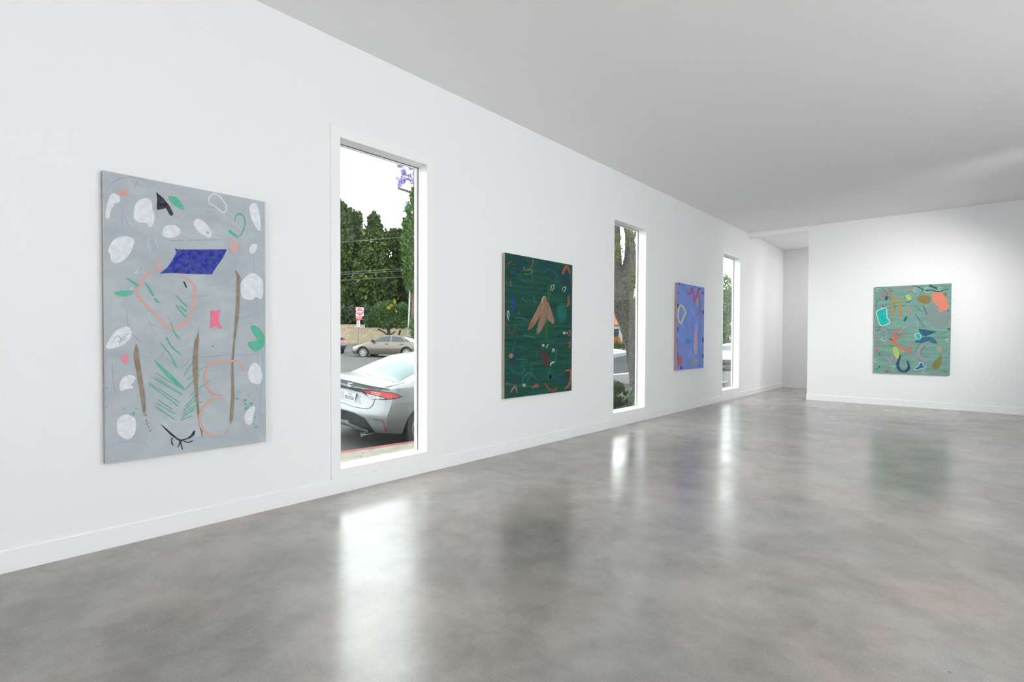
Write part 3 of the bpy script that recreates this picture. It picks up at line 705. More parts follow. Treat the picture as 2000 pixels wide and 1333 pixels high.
for pts, w in (([(285, 1005), (340, 1040), (360, 1080), (385, 1010)], 14), ([(225, 790), (240, 710), (290, 690), (312, 720), (305, 840), (260, 860)], 12), ([(465, 740), (490, 700), (575, 630)], 10), ([(680, 690), (685, 620), (660, 570)], 9),
               ([(650, 950), (655, 1000), (690, 1030)], 8), ([(330, 680), (400, 680)], 8), ([(890, 1200), (930, 1180)], 26), ([(240, 365), (270, 350)], 16), ([(1015, 965), (1030, 1000)], 14), ([(1000, 915), (1045, 865)], 12), ([(835, 545), (860, 540)], 10), ([(910, 560), (930, 530)], 8),
               ([(600, 1055), (630, 1045), (648, 1010)], 8), ([(520, 260), (530, 235), (550, 240)], 8), ([(640, 260), (660, 240), (690, 250), (685, 280), (655, 285)], 10), ([(405, 195), (430, 225)], 9), ([(1040, 600), (1060, 590)], 20), ([(1035, 1125), (1050, 1110)], 16)):
    P.stroke(pts, w, LI, 0.8)
P.fill([(660, 1150), (700, 1130), (720, 1090), (740, 1090), (745, 1120), (775, 1135), (720, 1145), (680, 1165)], (32, 82, 164), 0.95); P.stroke([(645, 1160), (690, 1120), (715, 1080), (750, 1090), (755, 1120), (785, 1130), (720, 1160), (660, 1168)], 7, (214, 232, 240), 0.9, True)
P.fill([(965, 990), (970, 1060), (940, 1140), (890, 1168), (860, 1130), (875, 1080), (930, 1030)], (134, 108, 38)); P.stroke([(875, 890), (900, 945), (930, 1005)], 12, (62, 168, 164)); P.stroke([(850, 970), (830, 995), (815, 1010)], 10, (62, 168, 164)); P.stroke([(980, 1080), (975, 1120)], 8, (62, 168, 164))
for x, y, w in ((210, 220, 20), (655, 220, 26), (790, 228, 30), (945, 215, 20), (275, 805, 22), (1040, 822, 18), (195, 1055, 20), (770, 1192, 24)):
    P.stroke([(x + w * 0.7, y - w), (x - w * 0.6, y - w * 0.8), (x - w, y), (x - w * 0.5, y + w * 0.9), (x + w * 0.8, y + w * 0.8)], 6, (214, 232, 228), 0.85)
P.stroke([(365, 1130), (400, 1128), (430, 1140)], 6, (214, 232, 228)); P.stroke([(398, 1135), (390, 1190)], 6, (214, 232, 228)); P.stroke([(1035, 1060), (1035, 1100)], 6, (214, 232, 228)); P.stroke([(630, 235), (650, 208)], 6, (214, 232, 228))
RE = (236, 96, 82)
for x, y, r in ((312, 240, 14), (520, 200, 13), (212, 932, 18), (210, 830, 15), (298, 1152, 11), (345, 1150, 13), (690, 1085, 7)): P.dot(x, y, r, RE)
P.stroke([(575, 200), (605, 208), (640, 212)], 15, RE); P.stroke([(600, 890), (640, 855)], 9, RE, 0.7); P.dot(203, 1160, 15, (20, 150, 130)); P.dot(230, 1135, 11, DK); P.dot(320, 1188, 10, DK)
P.dot(1052, 690, 18, (34, 112, 84)); P.dot(1040, 470, 14, (60, 110, 100)); P.dot(412, 615, 14, (170, 184, 92), 0.7); P.dot(495, 555, 9, (170, 184, 92), 0.7); P.dot(1040, 552, 10, (90, 120, 90)); P.dot(205, 438, 9, (90, 150, 100)); P.dot(1005, 1188, 12, (80, 110, 110)); P.dot(935, 770, 14, (130, 160, 70)); P.dot(770, 930, 12, (130, 170, 80), 0.6)
P.stroke([(190, 770), (215, 740)], 10, (210, 130, 110), 0.8); P.stroke([(385, 188), (440, 192)], 12, (200, 140, 80), 0.7)
P.done()

# ------------------------------------------------------------------ outside: ground
ZS, ZR = -0.20, -0.35                        # pavement and road levels
RX0, RX1, RAMP = -7.0, -4.6, 0.030            # crown of the road; beyond it the side street climbs gently
ZK, ZCR = -0.43, -0.26                       # gutter and crown levels: the road falls steeply to the kerb
def kerb(y):                                 # the kerb line closes on the building, then runs along it
    return -2.227 + 0.123 * (min(y, 9.3) - 3.767)
def ground(x):
    if x > RX1: return ZK + (-2.3 - x) * (ZCR - ZK) / (-2.3 - RX1)
    return ZCR + max(0.0, RX0 - x) * RAMP
def on_ground(px, py):
    d = ray(px, py)
    # plane z = ZCR + (RX0 - x) * RAMP
    t = (ZCR + RAMP * (RX0 - CAM.x) - CAM.z) / (d.z + RAMP * d.x)
    return CAM + d * t
asph = mat('asphalt', (0.052, 0.052, 0.051), 0.9, linear=True, noise=(1.3, 0.3), col2=(0.038, 0.038, 0.038), spec=0.3, bump=(60, 0.4, 0.01))
conc = mat('pavement_concrete', (0.195, 0.180, 0.142), 0.9, linear=True, noise=(5, 0.25), bump=(50, 0.3, 0.005))
redp = mat('red_kerb_paint', (0.20, 0.060, 0.058), 0.8, linear=True, noise=(9, 0.35))
soil = mat('planting_soil', (0.030, 0.024, 0.018), 0.95, linear=True, noise=(20, 0.5), bump=(30, 0.8, 0.03))
xs = [-0.5, RX1, RX0, -20, -40, -80]
ys = (-25, 0, 30, 60, 130)
v = [(x, y, ground(x)) for x in xs for y in ys]
n = len(ys)
f = [(i * n + j, i * n + j + 1, (i + 1) * n + j + 1, (i + 1) * n + j) for i in range(len(xs) - 1) for j in range(n - 1)]
struct(obj('road', v, f, asph))
ZB = 0.06                                    # top of the raised planting bed
YP0, YP1 = 7.0, 16.0                         # planted strip under the street tree
def slab(x_of, x1_of, ys_, z0, z1):          # prism between two lines along the street
    q = MB()
    for a, b_ in zip(ys_, ys_[1:]):
        q.add([(x_of(a), a, z0), (x1_of(a), a, z0), (x1_of(b_), b_, z0), (x_of(b_), b_, z0), (x_of(a), a, z1), (x1_of(a), a, z1), (x1_of(b_), b_, z1), (x_of(b_), b_, z1)],
              [(0, 3, 2, 1), (4, 5, 6, 7), (0, 1, 5, 4), (1, 2, 6, 5), (2, 3, 7, 6), (3, 0, 4, 7)])
    return q
sw = slab(kerb, lambda y: -WT, (-10, YP0), ZS - 0.4, ZS)
q = slab(kerb, lambda y: kerb(y) + 0.2, (YP0, 9.3, YP1), ZS - 0.4, ZB + 0.04); sw.add(q.v, q.f)
q = slab(kerb, lambda y: -WT, (YP1, 90), ZS - 0.4, ZS); sw.add(q.v, q.f)
struct(sw.build('sidewalk', conc))
struct(slab(lambda y: kerb(y) + 0.2, lambda y: -WT, (YP0, 9.3, YP1), ZS - 0.4, ZB).build('planting_bed', soil))
struct(slab(lambda y: kerb(y) - 0.14, kerb, (-10, 9.3, 90), ZS - 0.5, ZS).build('curb', redp))

# fallen jacaranda petals on the pavement
rg = random.Random(3)
mb = MB()
for k in range(160):
    y = rg.uniform(1.5, 7.0)
    x = rg.uniform(kerb(y) - 1.0, -0.3)
    z = (ZS if x > kerb(y) - 0.14 else ground(x)) + 0.004
    a, r = rg.uniform(0, 6.28), rg.uniform(0.012, 0.026)
    mb.add([(x + r * math.cos(a), y + r * math.sin(a), z), (x + r * .5 * math.cos(a + 1.6), y + r * .5 * math.sin(a + 1.6), z + 0.008),
            (x - r * math.cos(a), y - r * math.sin(a), z), (x - r * .5 * math.cos(a + 1.6), y - r * .5 * math.sin(a + 1.6), z + 0.004)], [(0, 1, 2, 3)])
pet = mb.build('fallen_petals', mat('lilac_petal', (0.20, 0.16, 0.30), 0.8, linear=True))
tag(pet, 'small fallen lilac petals scattered on the pavement', 'petals', kind='stuff')

# ------------------------------------------------------------------ cars
tyrem = mat('tyre_rubber', (0.012, 0.012, 0.013), 0.7, linear=True)
alloy = mat('alloy_rim', (0.24, 0.245, 0.25), 0.45, 0.5, linear=True)
blackp = mat('black_plastic', (0.012, 0.012, 0.014), 0.45, linear=True)
chrome = mat('chrome', (0.7, 0.72, 0.74), 0.12, 1.0, linear=True)
redl = mat('red_lens', (0.32, 0.012, 0.020), 0.15, linear=True, coat=0.6)
clearl = mat('clear_lens', (0.30, 0.30, 0.29), 0.15, linear=True, coat=0.8, noise=(30, 0.5))
tint = mat('tinted_glass', (0.022, 0.030, 0.036), 0.06, linear=True, spec=0.4)
gapm = mat('panel_gap', (0.01, 0.01, 0.011), 0.7, linear=True)

class Car:
    def __init__(s, name, loc, rz, paintm, label, L=4.63, Wd=0.89, roof=1.435, belt=0.98, top=None, rear=None, front=None, wheel=0.315, wb=(0.95, 3.65), rearround=0.20, frontround=0.45,
                 zb=0.22, tumble=0.20, group=None, glass=tint, spokes=5, arch=True, roll=0.0):
        s.root = tag(empty(name, loc, rz), label, 'car', group)
        s.root.rotation_euler = (0, roll, rz)
        s.M = Matrix.Translation(Vector(loc)) @ Matrix.Rotation(rz, 4, 'Z') @ Matrix.Rotation(roll, 4, 'Y')
        s.MI = s.M.inverted()
        s.L, s.W, s.glass = L, Wd, glass
        T0 = top or [(0, 1.02), (0.12, 1.06), (0.55, 1.07), (0.75, 1.13), (1.45, 1.38), (1.9, 1.432), (2.3, 1.435), (2.7, 1.40), (3.0, 1.30), (3.55, 1.02), (3.8, 0.96), (4.4, 0.80), (4.63, 0.70)]
        Tf = lambda y: sum(interp(T0, y + k * 0.04) for k in (-2, -1, 0, 1, 2)) / 5
        rear = rear or [(0.2, 0.16), (0.35, 0.02), (0.60, 0.0), (0.68, 0.05), (0.80, 0.09), (0.95, 0.10), (1.02, 0.05), (1.06, 0.07)]
        front = front or [(0.2, 0.10), (0.4, 0.0), (0.6, 0.03), (0.72, 0.12), (1.0, 0.3)]
        nS, nA, nLo, nU = 56, 12, 9, 6
        side = [(0, 0.90), (0.18, 0.965), (0.5, 1.0), (0.78, 0.985), (1.0, 0.945)]
        def pos(si, a, lev):
            sn = si / nS
            y = sn * L
            T = Tf(y)
            c = 0.045
            Be = min(belt + 0.06 * (1 - abs(2 * sn - 1)) * 0, T - c - 0.03)
            zbb = zb + 0.10 * max(0, 1 - y / 0.5) * 0.6
            if lev <= nLo:
                t = lev / nLo
                z = zbb + (Be - zbb) * t
                wf = interp(side, t)
            else:
                t = (lev - nLo) / nU
                z = Be + (T - c - Be) * t
                wf = 0.945 - tumble * max(0, (z - belt)) / (roof - belt) - 0.03 * t
            if lev == nLo + nU or lev == 0:
                z = z + (c * (1 - abs(a) ** 3) if lev else 0)
            x = a * Wd * wf
            yy = y + (1 - sn) ** 7 * (interp(rear, z) + rearround * abs(a) ** 4.5) - sn ** 7 * (interp(front, z) + frontround * abs(a) ** 2.6)
            return Vector((x, yy, z))
        idx, V, Fc = {}, [], []
        def vid(si, ai, lev):
            k = (si, ai, lev)
            if k not in idx:
                idx[k] = len(V); V.append(pos(si, -1 + 2 * ai / nA, lev))
            return idx[k]
        nZ = nLo + nU
        for i in range(nS):
            for l in range(nZ):
                Fc.append((vid(i, 0, l), vid(i, 0, l + 1), vid(i + 1, 0, l + 1), vid(i + 1, 0, l)))
                Fc.append((vid(i, nA, l), vid(i + 1, nA, l), vid(i + 1, nA, l + 1), vid(i, nA, l + 1)))
            for a in range(nA):
                Fc.append((vid(i, a, nZ), vid(i, a + 1, nZ), vid(i + 1, a + 1, nZ), vid(i + 1, a, nZ)))
                Fc.append((vid(i, a, 0), vid(i + 1, a, 0), vid(i + 1, a + 1, 0), vid(i, a + 1, 0)))
        for a in range(nA):
            for l in range(nZ):
                Fc.append((vid(0, a, l), vid(0, a + 1, l), vid(0, a + 1, l + 1), vid(0, a, l + 1)))
                Fc.append((vid(nS, a, l), vid(nS, a, l + 1), vid(nS, a + 1, l + 1), vid(nS, a + 1, l)))
        s.bvh = BVHTree.FromPolygons(V, Fc)
        me = bpy.data.meshes.new('body'); me.from_pydata([tuple(v) for v in V], [], Fc)
        me.materials.append(paintm); me.materials.append(blackp)
        body = bpy.data.objects.new('body', me); COL.objects.link(body)
        if arch:
            cm = bpy.data.meshes.new('cutter')
            q = MB()
            for wy in wb:
                for sx in (-1, 1):
                    q.lathe([(wheel + 0.055, sx * (Wd - 0.27) if sx > 0 else -Wd - 0.2), (wheel + 0.055, Wd + 0.2 if sx > 0 else -(Wd - 0.27))], 'x', 28, (0, wy, wheel))
            cm.from_pydata([tuple(v) for v in q.v], [], q.f)
            cm.materials.append(paintm); cm.materials.append(blackp)
            for p in cm.polygons: p.material_index = 1
            bmx = bmesh.new(); bmx.from_mesh(cm); bmesh.ops.recalc_face_normals(bmx, faces=bmx.faces); bmx.to_mesh(cm); bmx.free()
            bmx = bmesh.new(); bmx.from_mesh(me); bmesh.ops.recalc_face_normals(bmx, faces=bmx.faces); bmx.to_mesh(me); bmx.free()
            co = bpy.data.objects.new('cutter', cm); COL.objects.link(co)
            md = body.modifiers.new('b', 'BOOLEAN'); md.operation = 'DIFFERENCE'; md.object = co; md.solver = 'EXACT'
            dg = bpy.context.evaluated_depsgraph_get()
            nm = bpy.data.meshes.new_from_object(body.evaluated_get(dg))
            body.modifiers.clear(); body.data = nm
            nm.name = 'body'
            bpy.data.objects.remove(co); bpy.data.meshes.remove(cm)
        body.data.shade_smooth(); body.data.set_sharp_from_angle(angle=math.radians(34))
        body.parent = s.root
        # wheels
        for wy in wb:
            for sx in (-1, 1):
                xo = sx * (Wd - 0.03)
                xi = sx * (Wd - 0.24)
                R = wheel
                pr = [(R * 0.60, xi), (R * 0.93, xi), (R, xi + sx * 0.03), (R, xo - sx * 0.03), (R * 0.93, xo), (R * 0.66, xo - sx * 0.01), (R * 0.64, xo - sx * 0.05)]
                wv = MB().lathe([(r, h) for r, h in pr], 'x', 28, (0, wy, R)).build('wheel', tyrem, s.root, True)
                rm = MB()
                rm.lathe([(R * 0.66, xo - sx * 0.035), (R * 0.66, xo - sx * 0.008), (R * 0.58, xo - sx * 0.012), (R * 0.56, xo - sx * 0.035)], 'x', 28, (0, wy, R), False)
                rm.lathe([(R * 0.16, xo - sx * 0.04), (R * 0.14, xo - sx * 0.004), (R * 0.05, xo - sx * 0.002)], 'x', 16, (0, wy, R))
                for k in range(spokes):
                    an = 2 * math.pi * k / spokes + 0.3
                    d = Vector((0, math.cos(an), math.sin(an))); t = Vector((0, -math.sin(an), math.cos(an)))
                    c0 = Vector((0, wy, R)) + d * R * 0.1; c1 = Vector((0, wy, R)) + d * R * 0.6
                    w0, w1 = R * 0.10, R * 0.13
                    vs = []
                    for xx in (xo - sx * 0.035, xo - sx * 0.008):
                        for cc, ww in ((c0, w0), (c1, w1)):
                            for sg in (-1, 1):
                                q2 = cc + t * ww * sg; q2.x = xx; vs.append(q2)
                    rm.add(vs, [(0, 1, 3, 2), (4, 6, 7, 5), (0, 4, 5, 1), (2, 3, 7, 6), (0, 2, 6, 4), (1, 5, 7, 3)])
                rm.build('rim', alloy, wv)
    def cast(s, o, d):
        h = s.bvh.ray_cast(o, d.normalized())
        return (h[0], h[1]) if h[0] else (None, None)
    def decal(s, name, pts, m, mode, off=0.004, cuts=3, parent=None, mirror=False):
        """pts: outline; mode 'px' = pixels of the photo, 'side' = (y, z) cast from +x, 'left' from -x, 'rear' = (x, z), 'front' = (x, z), 'top' = (x, y)"""
        bm = bmesh.new()
        bvs = [bm.verts.new((p[0], p[1], 0)) for p in pts]
        bm.faces.new(bvs)
        bmesh.ops.triangulate(bm, faces=bm.faces)
        for _ in range(cuts):
            bmesh.ops.subdivide_edges(bm, edges=list(bm.edges), cuts=1, use_grid_fill=True)
        bmesh.ops.triangulate(bm, faces=bm.faces)
        O = s.MI @ CAM
        R3 = s.MI.to_3x3()
        out, ok = {}, True
        bm.verts.ensure_lookup_table()
        for v in bm.verts:
            a, b = v.co.x, v.co.y
            if mode == 'px': o, d = O, R3 @ ray(a, b)
            elif mode == 'side': o, d = Vector((3, a, b)), Vector((-1, 0, 0))
            elif mode == 'left': o, d = Vector((-3, a, b)), Vector((1, 0, 0))
            elif mode == 'rear': o, d = Vector((a, -3, b)), Vector((0, 1, 0))
            elif mode == 'front': o, d = Vector((a, s.L + 3, b)), Vector((0, -1, 0))
            else: o, d = Vector((a, b, 4)), Vector((0, 0, -1))
            p, nn = s.cast(o, d)
            if p is None:
                out[v.index] = None; continue
            if nn.dot(d) > 0: nn = -nn
            out[v.index] = p + nn * off
        vs, fs, remap = [], [], {}
        for fc in bm.faces:
            if all(out[v.index] is not None for v in fc.verts):
                ids = []
                for v in fc.verts:
                    if v.index not in remap:
                        remap[v.index] = len(vs); vs.append(out[v.index])
                    ids.append(remap[v.index])
                fs.append(tuple(ids))
        bm.free()
        if not fs: return None
        o = obj(name, vs, fs, m, parent or s.root, True)
        if mirror:
            obj(name, [Vector((-p.x, p.y, p.z)) for p in vs], [tuple(reversed(q)) for q in fs], m, parent or s.root, True)
        return o
    def line(s, name, pts, w, m, mode, off=0.005, parent=None, mirror=False):
        """a thin strip following pts"""
        poly_l, poly_r = [], []
        for i, p in enumerate(pts):
            a, b = pts[max(i - 1, 0)], pts[min(i + 1, len(pts) - 1)]
            dx, dy = b[0] - a[0], b[1] - a[1]; l = math.hypot(dx, dy) or 1
            poly_l.append((p[0] - dy / l * w / 2, p[1] + dx / l * w / 2)); poly_r.append((p[0] + dy / l * w / 2, p[1] - dx / l * w / 2))
        return s.decal(name, poly_l + poly_r[::-1], m, mode, off, 1, parent, mirror)

def text_mesh(name, body, size, m, parent, M, extrude=0.001):
    cu = bpy.data.curves.new(name, 'FONT'); cu.body = body; cu.size = size; cu.extrude = extrude
    cu.align_x = 'CENTER'; cu.align_y = 'CENTER'
    to = bpy.data.objects.new(name, cu); COL.objects.link(to)
    dg = bpy.context.evaluated_depsgraph_get()
    me = bpy.data.meshes.new_from_object(to.evaluated_get(dg))
    bpy.data.objects.remove(to)
    me.transform(M); me.materials.clear(); me.materials.append(m)
    o = bpy.data.objects.new(name, me); COL.objects.link(o); o.parent = parent
    return o

# --- silver sedan parked at the kerb outside the first window
silver = mat('silver_car_paint', (0.185, 0.20, 0.205), 0.32, 0.35, linear=True, coat=0.6)
CX, CY0 = -3.487, 4.50
car = Car('silver_sedan', (CX, CY0, ground(CX)), math.radians(3), silver, 'silver sedan parked at the red kerb, its tail toward the window',
          roll=math.radians(4.4), glass=mat('pale_tinted_glass', (0.045, 0.085, 0.09), 0.06, linear=True, spec=0.25))
car.decal('rear_window', [(697, 725), (753, 697.5), (788, 706), (822, 716), (812, 728), (776, 748), (740, 739)], car.glass, 'px', 0.004, 4)
car.decal('tail_light_surround', [(700, 762), (712, 761), (745, 765), (770, 768), (787, 776), (770, 780), (752, 782), (727, 780.5), (714, 772)], gapm, 'px', 0.003, 4, mirror=True)
tl = car.decal('tail_light', [(711, 765), (720, 763.3), (746, 766.5), (768, 769), (783.5, 775.5), (768, 778.5), (757, 780.2), (749, 776), (735, 772.5), (716, 768)], redl, 'px', 0.006, 4, mirror=True)
car.decal('reversing_light', [(716, 769.5), (734, 773.5), (748, 777), (754, 780), (736, 780), (722, 779)], clearl, 'px', 0.006, 4, mirror=True)
car.line('trunk_seam', [(790, 748), (765, 755), (744.5, 759), (738, 765), (734.5, 772), (732, 782), (728, 792), (722, 798), (712, 799), (690, 795), (666, 786)], 1.0, gapm, 'px', 0.005)
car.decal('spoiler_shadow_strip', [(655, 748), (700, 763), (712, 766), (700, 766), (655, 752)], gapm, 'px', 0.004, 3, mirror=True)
car.decal('plate_recess', [(655, 762), (700, 773), (705, 790), (655, 778)], mat('recess_paint', (0.17, 0.19, 0.20), 0.4, 0.3, linear=True), 'px', 0.003, 3, mirror=True)
car.decal('bumper_diffuser', [(650, 795), (690, 806), (712, 817), (722, 830), (733, 846), (724, 846), (650, 812)], blackp, 'px', 0.006, 4, mirror=True)
car.decal('bumper_trim_strip', [(655, 813), (690, 829), (718, 839), (720, 842), (690, 836), (655, 822)], silver, 'px', 0.016, 3, mirror=True)
car.line('reflector', [(748.5, 823), (751.5, 834), (754, 843)], 1.8, redl, 'px', 0.006, mirror=True)
car.line('bumper_crease', [(728, 819), (740, 820.5), (748.5, 822)], 0.8, gapm, 'px', 0.005, mirror=True)
for sd in ('side', 'left'):
    car.decal('side_window', [(1.25, 1.0), (1.45, 1.28), (2.15, 1.34), (2.15, 1.0)], tint, sd, 0.004, 3)
    car.decal('side_window', [(2.22, 1.0), (2.22, 1.34), (2.8, 1.28), (3.25, 1.0)], tint, sd, 0.004, 3)
    car.line('door_seam', [(2.18, 0.3), (2.18, 0.98)], 0.008, gapm, sd)
    car.line('door_seam', [(1.22, 0.65), (1.3, 0.98)], 0.008, gapm, sd)
    car.decal('door_handle', [(1.5, 0.88), (1.5, 0.91), (1.68, 0.91), (1.68, 0.88)], chrome, sd, 0.02, 2)
    car.decal('side_mirror', [(2.95, 0.98), (2.95, 1.1), (3.15, 1.1), (3.15, 0.98)], silver, sd, 0.14, 2)
car.decal('windshield', [(-0.62, 3.05), (0.62, 3.05), (0.7, 3.52), (-0.7, 3.52)], tint, 'top', 0.004, 3)
for sx in (-1, 1):
    car.decal('headlight', [(sx * 0.45, 0.62), (sx * 0.45, 0.70), (sx * 0.80, 0.74), (sx * 0.80, 0.64)], clearl, 'front', 0.006, 3)
car.decal('front_grille', [(-0.5, 0.35), (0.5, 0.35), (0.42, 0.55), (-0.42, 0.55)], blackp, 'front', 0.006, 3)
# number plate, emblem, exhaust, fin
p, nn = car.cast(car.MI @ CAM, car.MI.to_3x3() @ ray(684.5, 776))
if p is not None:
    pl = MB().box(-0.152, 0.152, -0.006, 0.0, -0.076, 0.076)
    PM = Matrix.Translation(Vector((p.x, p.y - 0.012, p.z))) @ Matrix.Rotation(math.radians(-6), 4, 'X')
    pl.v = [PM @ v for v in pl.v]
    po = pl.build('licence_plate', mat('plate_white', (0.36, 0.37, 0.38), 0.5, linear=True), car.root)
    RX = Matrix.Rotation(math.radians(90), 4, 'X')
    text_mesh('lettering', '8SXX561', 0.082, mat('plate_navy', (0.03, 0.04, 0.09), 0.6, linear=True), po, PM @ Matrix.Translation((0, -0.0075, -0.008)) @ RX @ Matrix.Scale(0.80, 4, (1, 0, 0)))
    text_mesh('state_lettering', 'California', 0.030, mat('plate_red', (0.30, 0.10, 0.10), 0.6, linear=True), po, PM @ Matrix.Translation((0, -0.0075, 0.055)) @ RX)
p, nn = car.cast(car.MI @ CAM, car.MI.to_3x3() @ ray(684.5, 750))
if p is not None:
    em = MB()
    for rx, rz in ((0.062, 0.042), (0.022, 0.038), (0.045, 0.016)):
        pts = [Vector((p.x + rx * math.cos(a), p.y - 0.008, p.z + rz * math.sin(a) + (0.018 if rz < 0.02 else 0))) for a in [k * math.pi / 10 for k in range(21)]]
        em.tube(pts, 0.005, 6, False)
    em.build('emblem', chrome, car.root)
MB().lathe([(0.035, 0.02), (0.035, 0.22)], 'y', 12, (0.52, 0, 0.24)).build('exhaust_tip', chrome, car.root, True)
fin = MB().add([(-0.03, 1.75, 1.425), (0.03, 1.75, 1.425), (0.035, 1.98, 1.44), (-0.035, 1.98, 1.44), (0, 1.76, 1.50), (0, 1.82, 1.49)], [(0, 1, 2, 3), (0, 4, 1), (1, 4, 5), (1, 5, 2), (0, 5, 4), (0, 3, 5), (3, 2, 5)])
fin.build('roof_antenna', silver, car.root)

# --- tan sedan across the junction
tan = mat('tan_car_paint', (0.105, 0.092, 0.072), 0.35, 0.4, linear=True, coat=0.4)
fwp, rwp = on_ground(721, 696), on_ground(802.5, 699)
dv = (fwp - rwp); dv.z = 0
ang = math.atan2(dv.y, dv.x) - math.pi / 2
wbl = 2.75
Lc = 4.9
rear_oh = 1.15
dn = dv.normalized()
mid = fwp - dn * (rear_oh + wbl)
TAN_TOP = [(0, 0.92), (0.15, 0.97), (0.65, 1.0), (0.9, 1.08), (1.5, 1.33), (1.95, 1.39), (2.5, 1.40), (2.8, 1.35), (3.55, 1.00), (3.8, 0.95), (4.5, 0.80), (4.9, 0.66)]
c2 = Car('tan_sedan', (mid.x, mid.y, ground(mid.x) + 0.02), ang, tan, 'tan older sedan parked along the beige block wall', L=Lc, Wd=0.90, roof=1.40, belt=0.93, top=TAN_TOP,
         rear=[(0.2, 0.12), (0.4, 0.0), (0.65, 0.03), (0.9, 0.06)], wheel=0.325, wb=(rear_oh, rear_oh + wbl), spokes=7)
for sd in ('left', 'side'):
    c2.decal('side_window', [(1.2, 0.97), (1.55, 1.27), (2.12, 1.33), (2.12, 0.97)], tint, sd, 0.004, 3)
    c2.decal('side_window', [(2.2, 0.97), (2.2, 1.33), (2.75, 1.28), (3.32, 0.97)], tint, sd, 0.004, 3)
    c2.decal('window_trim', [(0.98, 0.97), (1.12, 1.12), (1.45, 1.25), (1.15, 0.97)], tint, sd, 0.004, 2)
    c2.line('door_seam', [(2.16, 0.3), (2.16, 0.95)], 0.012, gapm, sd)
    c2.line('rub_strip', [(1.55, 0.60), (3.4, 0.60)], 0.03, mat('tan_trim', (0.16, 0.14, 0.11), 0.5, linear=True), sd)
    c2.decal('door_handle', [(1.35, 0.80), (1.35, 0.85), (1.55, 0.85), (1.55, 0.80)], gapm, sd, 0.01, 1)
    c2.decal('door_handle', [(2.28, 0.82), (2.28, 0.87), (2.48, 0.87), (2.48, 0.82)], gapm, sd, 0.01, 1)
    c2.decal('headlight', [(4.25, 0.62), (4.25, 0.74), (4.55, 0.70), (4.55, 0.62)], mat('headlamp', (0.42, 0.39, 0.33), 0.2, linear=True, coat=0.5), sd, 0.006, 2)
c2.decal('windshield', [(-0.6, 2.9), (0.6, 2.9), (0.68, 3.5), (-0.68, 3.5)], tint, 'top', 0.004, 3)
c2.decal('rear_window', [(-0.6, 0.95), (0.6, 0.95), (0.55, 1.45), (-0.55, 1.45)], tint, 'top', 0.004, 3)
for sx in (-1, 1):
    mv = MB().box(sx * 0.86, sx * 1.08, 3.18, 3.30, 0.95, 1.09)
    mv.build('side_mirror', blackp, c2.root)

# --- dark sedan beyond it, its tail in view
dark = mat('charcoal_car_paint', (0.020, 0.024, 0.032), 0.25, 0.2, linear=True, coat=0.8)
rp = on_ground(662, 692)
c3 = Car('charcoal_sedan', (rp.x - 0.2, rp.y - 0.3, ground(rp.x)), math.radians(72), dark, 'charcoal sedan with red tail light ahead of the tan car')
c3.decal('rear_window', [(-0.6, 0.62), (0.6, 0.62), (0.5, 1.4), (-0.5, 1.4)], tint, 'top', 0.004, 3)
for sx in (-1, 1):
    c3.decal('tail_light', [(sx * 0.35, 0.76), (sx * 0.35, 0.90), (sx * 0.86, 0.92), (sx * 0.86, 0.74)], redl, 'rear', 0.01, 3)
c3.decal('licence_plate', [(-0.15, 0.74), (0.15, 0.74), (0.15, 0.88), (-0.15, 0.88)], MATS['plate_white'], 'rear', 0.01, 2)
c3.decal('bumper_diffuser', [(-0.7, 0.28), (0.7, 0.28), (0.6, 0.42), (-0.6, 0.42)], blackp, 'rear', 0.01, 2)
for sd in ('side', 'left'):
    c3.decal('side_window', [(1.25, 1.0), (1.45, 1.28), (2.15, 1.34), (2.15, 1.0)], tint, sd, 0.004, 2)
    c3.decal('side_window', [(2.22, 1.0), (2.22, 1.34), (2.8, 1.28), (3.25, 1.0)], tint, sd, 0.004, 2)

# --- grey hatchback at the kerb behind the street tree
grey = mat('grey_car_paint', (0.12, 0.125, 0.13), 0.3, 0.4, linear=True, coat=0.6)
HT = [(0, 1.0), (0.1, 1.15), (0.45, 1.42), (0.9, 1.49), (1.8, 1.53), (2.4, 1.48), (2.8, 1.38), (3.4, 1.05), (3.7, 0.98), (4.1, 0.86), (4.3, 0.74)]
c4 = Car('grey_hatchback', (-2.9, 9.5, ground(-2.9)), 0, grey, 'grey hatchback with a pale roof parked at the kerb behind the tree trunk', L=4.3, roof=1.53, belt=0.98, top=HT,
         rear=[(0.2, 0.1), (0.4, 0.0), (0.7, 0.05), (1.1, 0.12), (1.4, 0.1)], wb=(0.85, 3.45), tumble=0.16, roll=math.radians(4.2))
for sd in ('side', 'left'):
    c4.decal('side_window', [(0.75, 1.02), (0.85, 1.34), (1.75, 1.42), (1.75, 1.02)], tint, sd, 0.004, 2)
    c4.decal('side_window', [(1.82, 1.02), (1.82, 1.42), (2.55, 1.34), (3.1, 1.02)], tint, sd, 0.004, 2)
    c4.line('window_trim', [(0.7, 1.0), (3.15, 1.0)], 0.02, chrome, sd, 0.006)
    c4.line('door_seam', [(1.78, 0.3), (1.78, 0.98)], 0.01, gapm, sd)
c4.decal('roof_panel', [(-0.55, 0.7), (0.55, 0.7), (0.6, 2.2), (-0.6, 2.2)], mat('white_roof', (0.26, 0.27, 0.27), 0.4, linear=True), 'top', 0.006, 3)
c4.decal('rear_window', [(-0.55, 0.12), (0.55, 0.12), (0.5, 0.42), (-0.5, 0.42)], tint, 'top', 0.004, 2)
for sx in (-1, 1):
    c4.decal('tail_light', [(sx * 0.55, 0.8), (sx * 0.55, 0.98), (sx * 0.8, 0.98), (sx * 0.8, 0.8)], redl, 'rear', 0.01, 2)

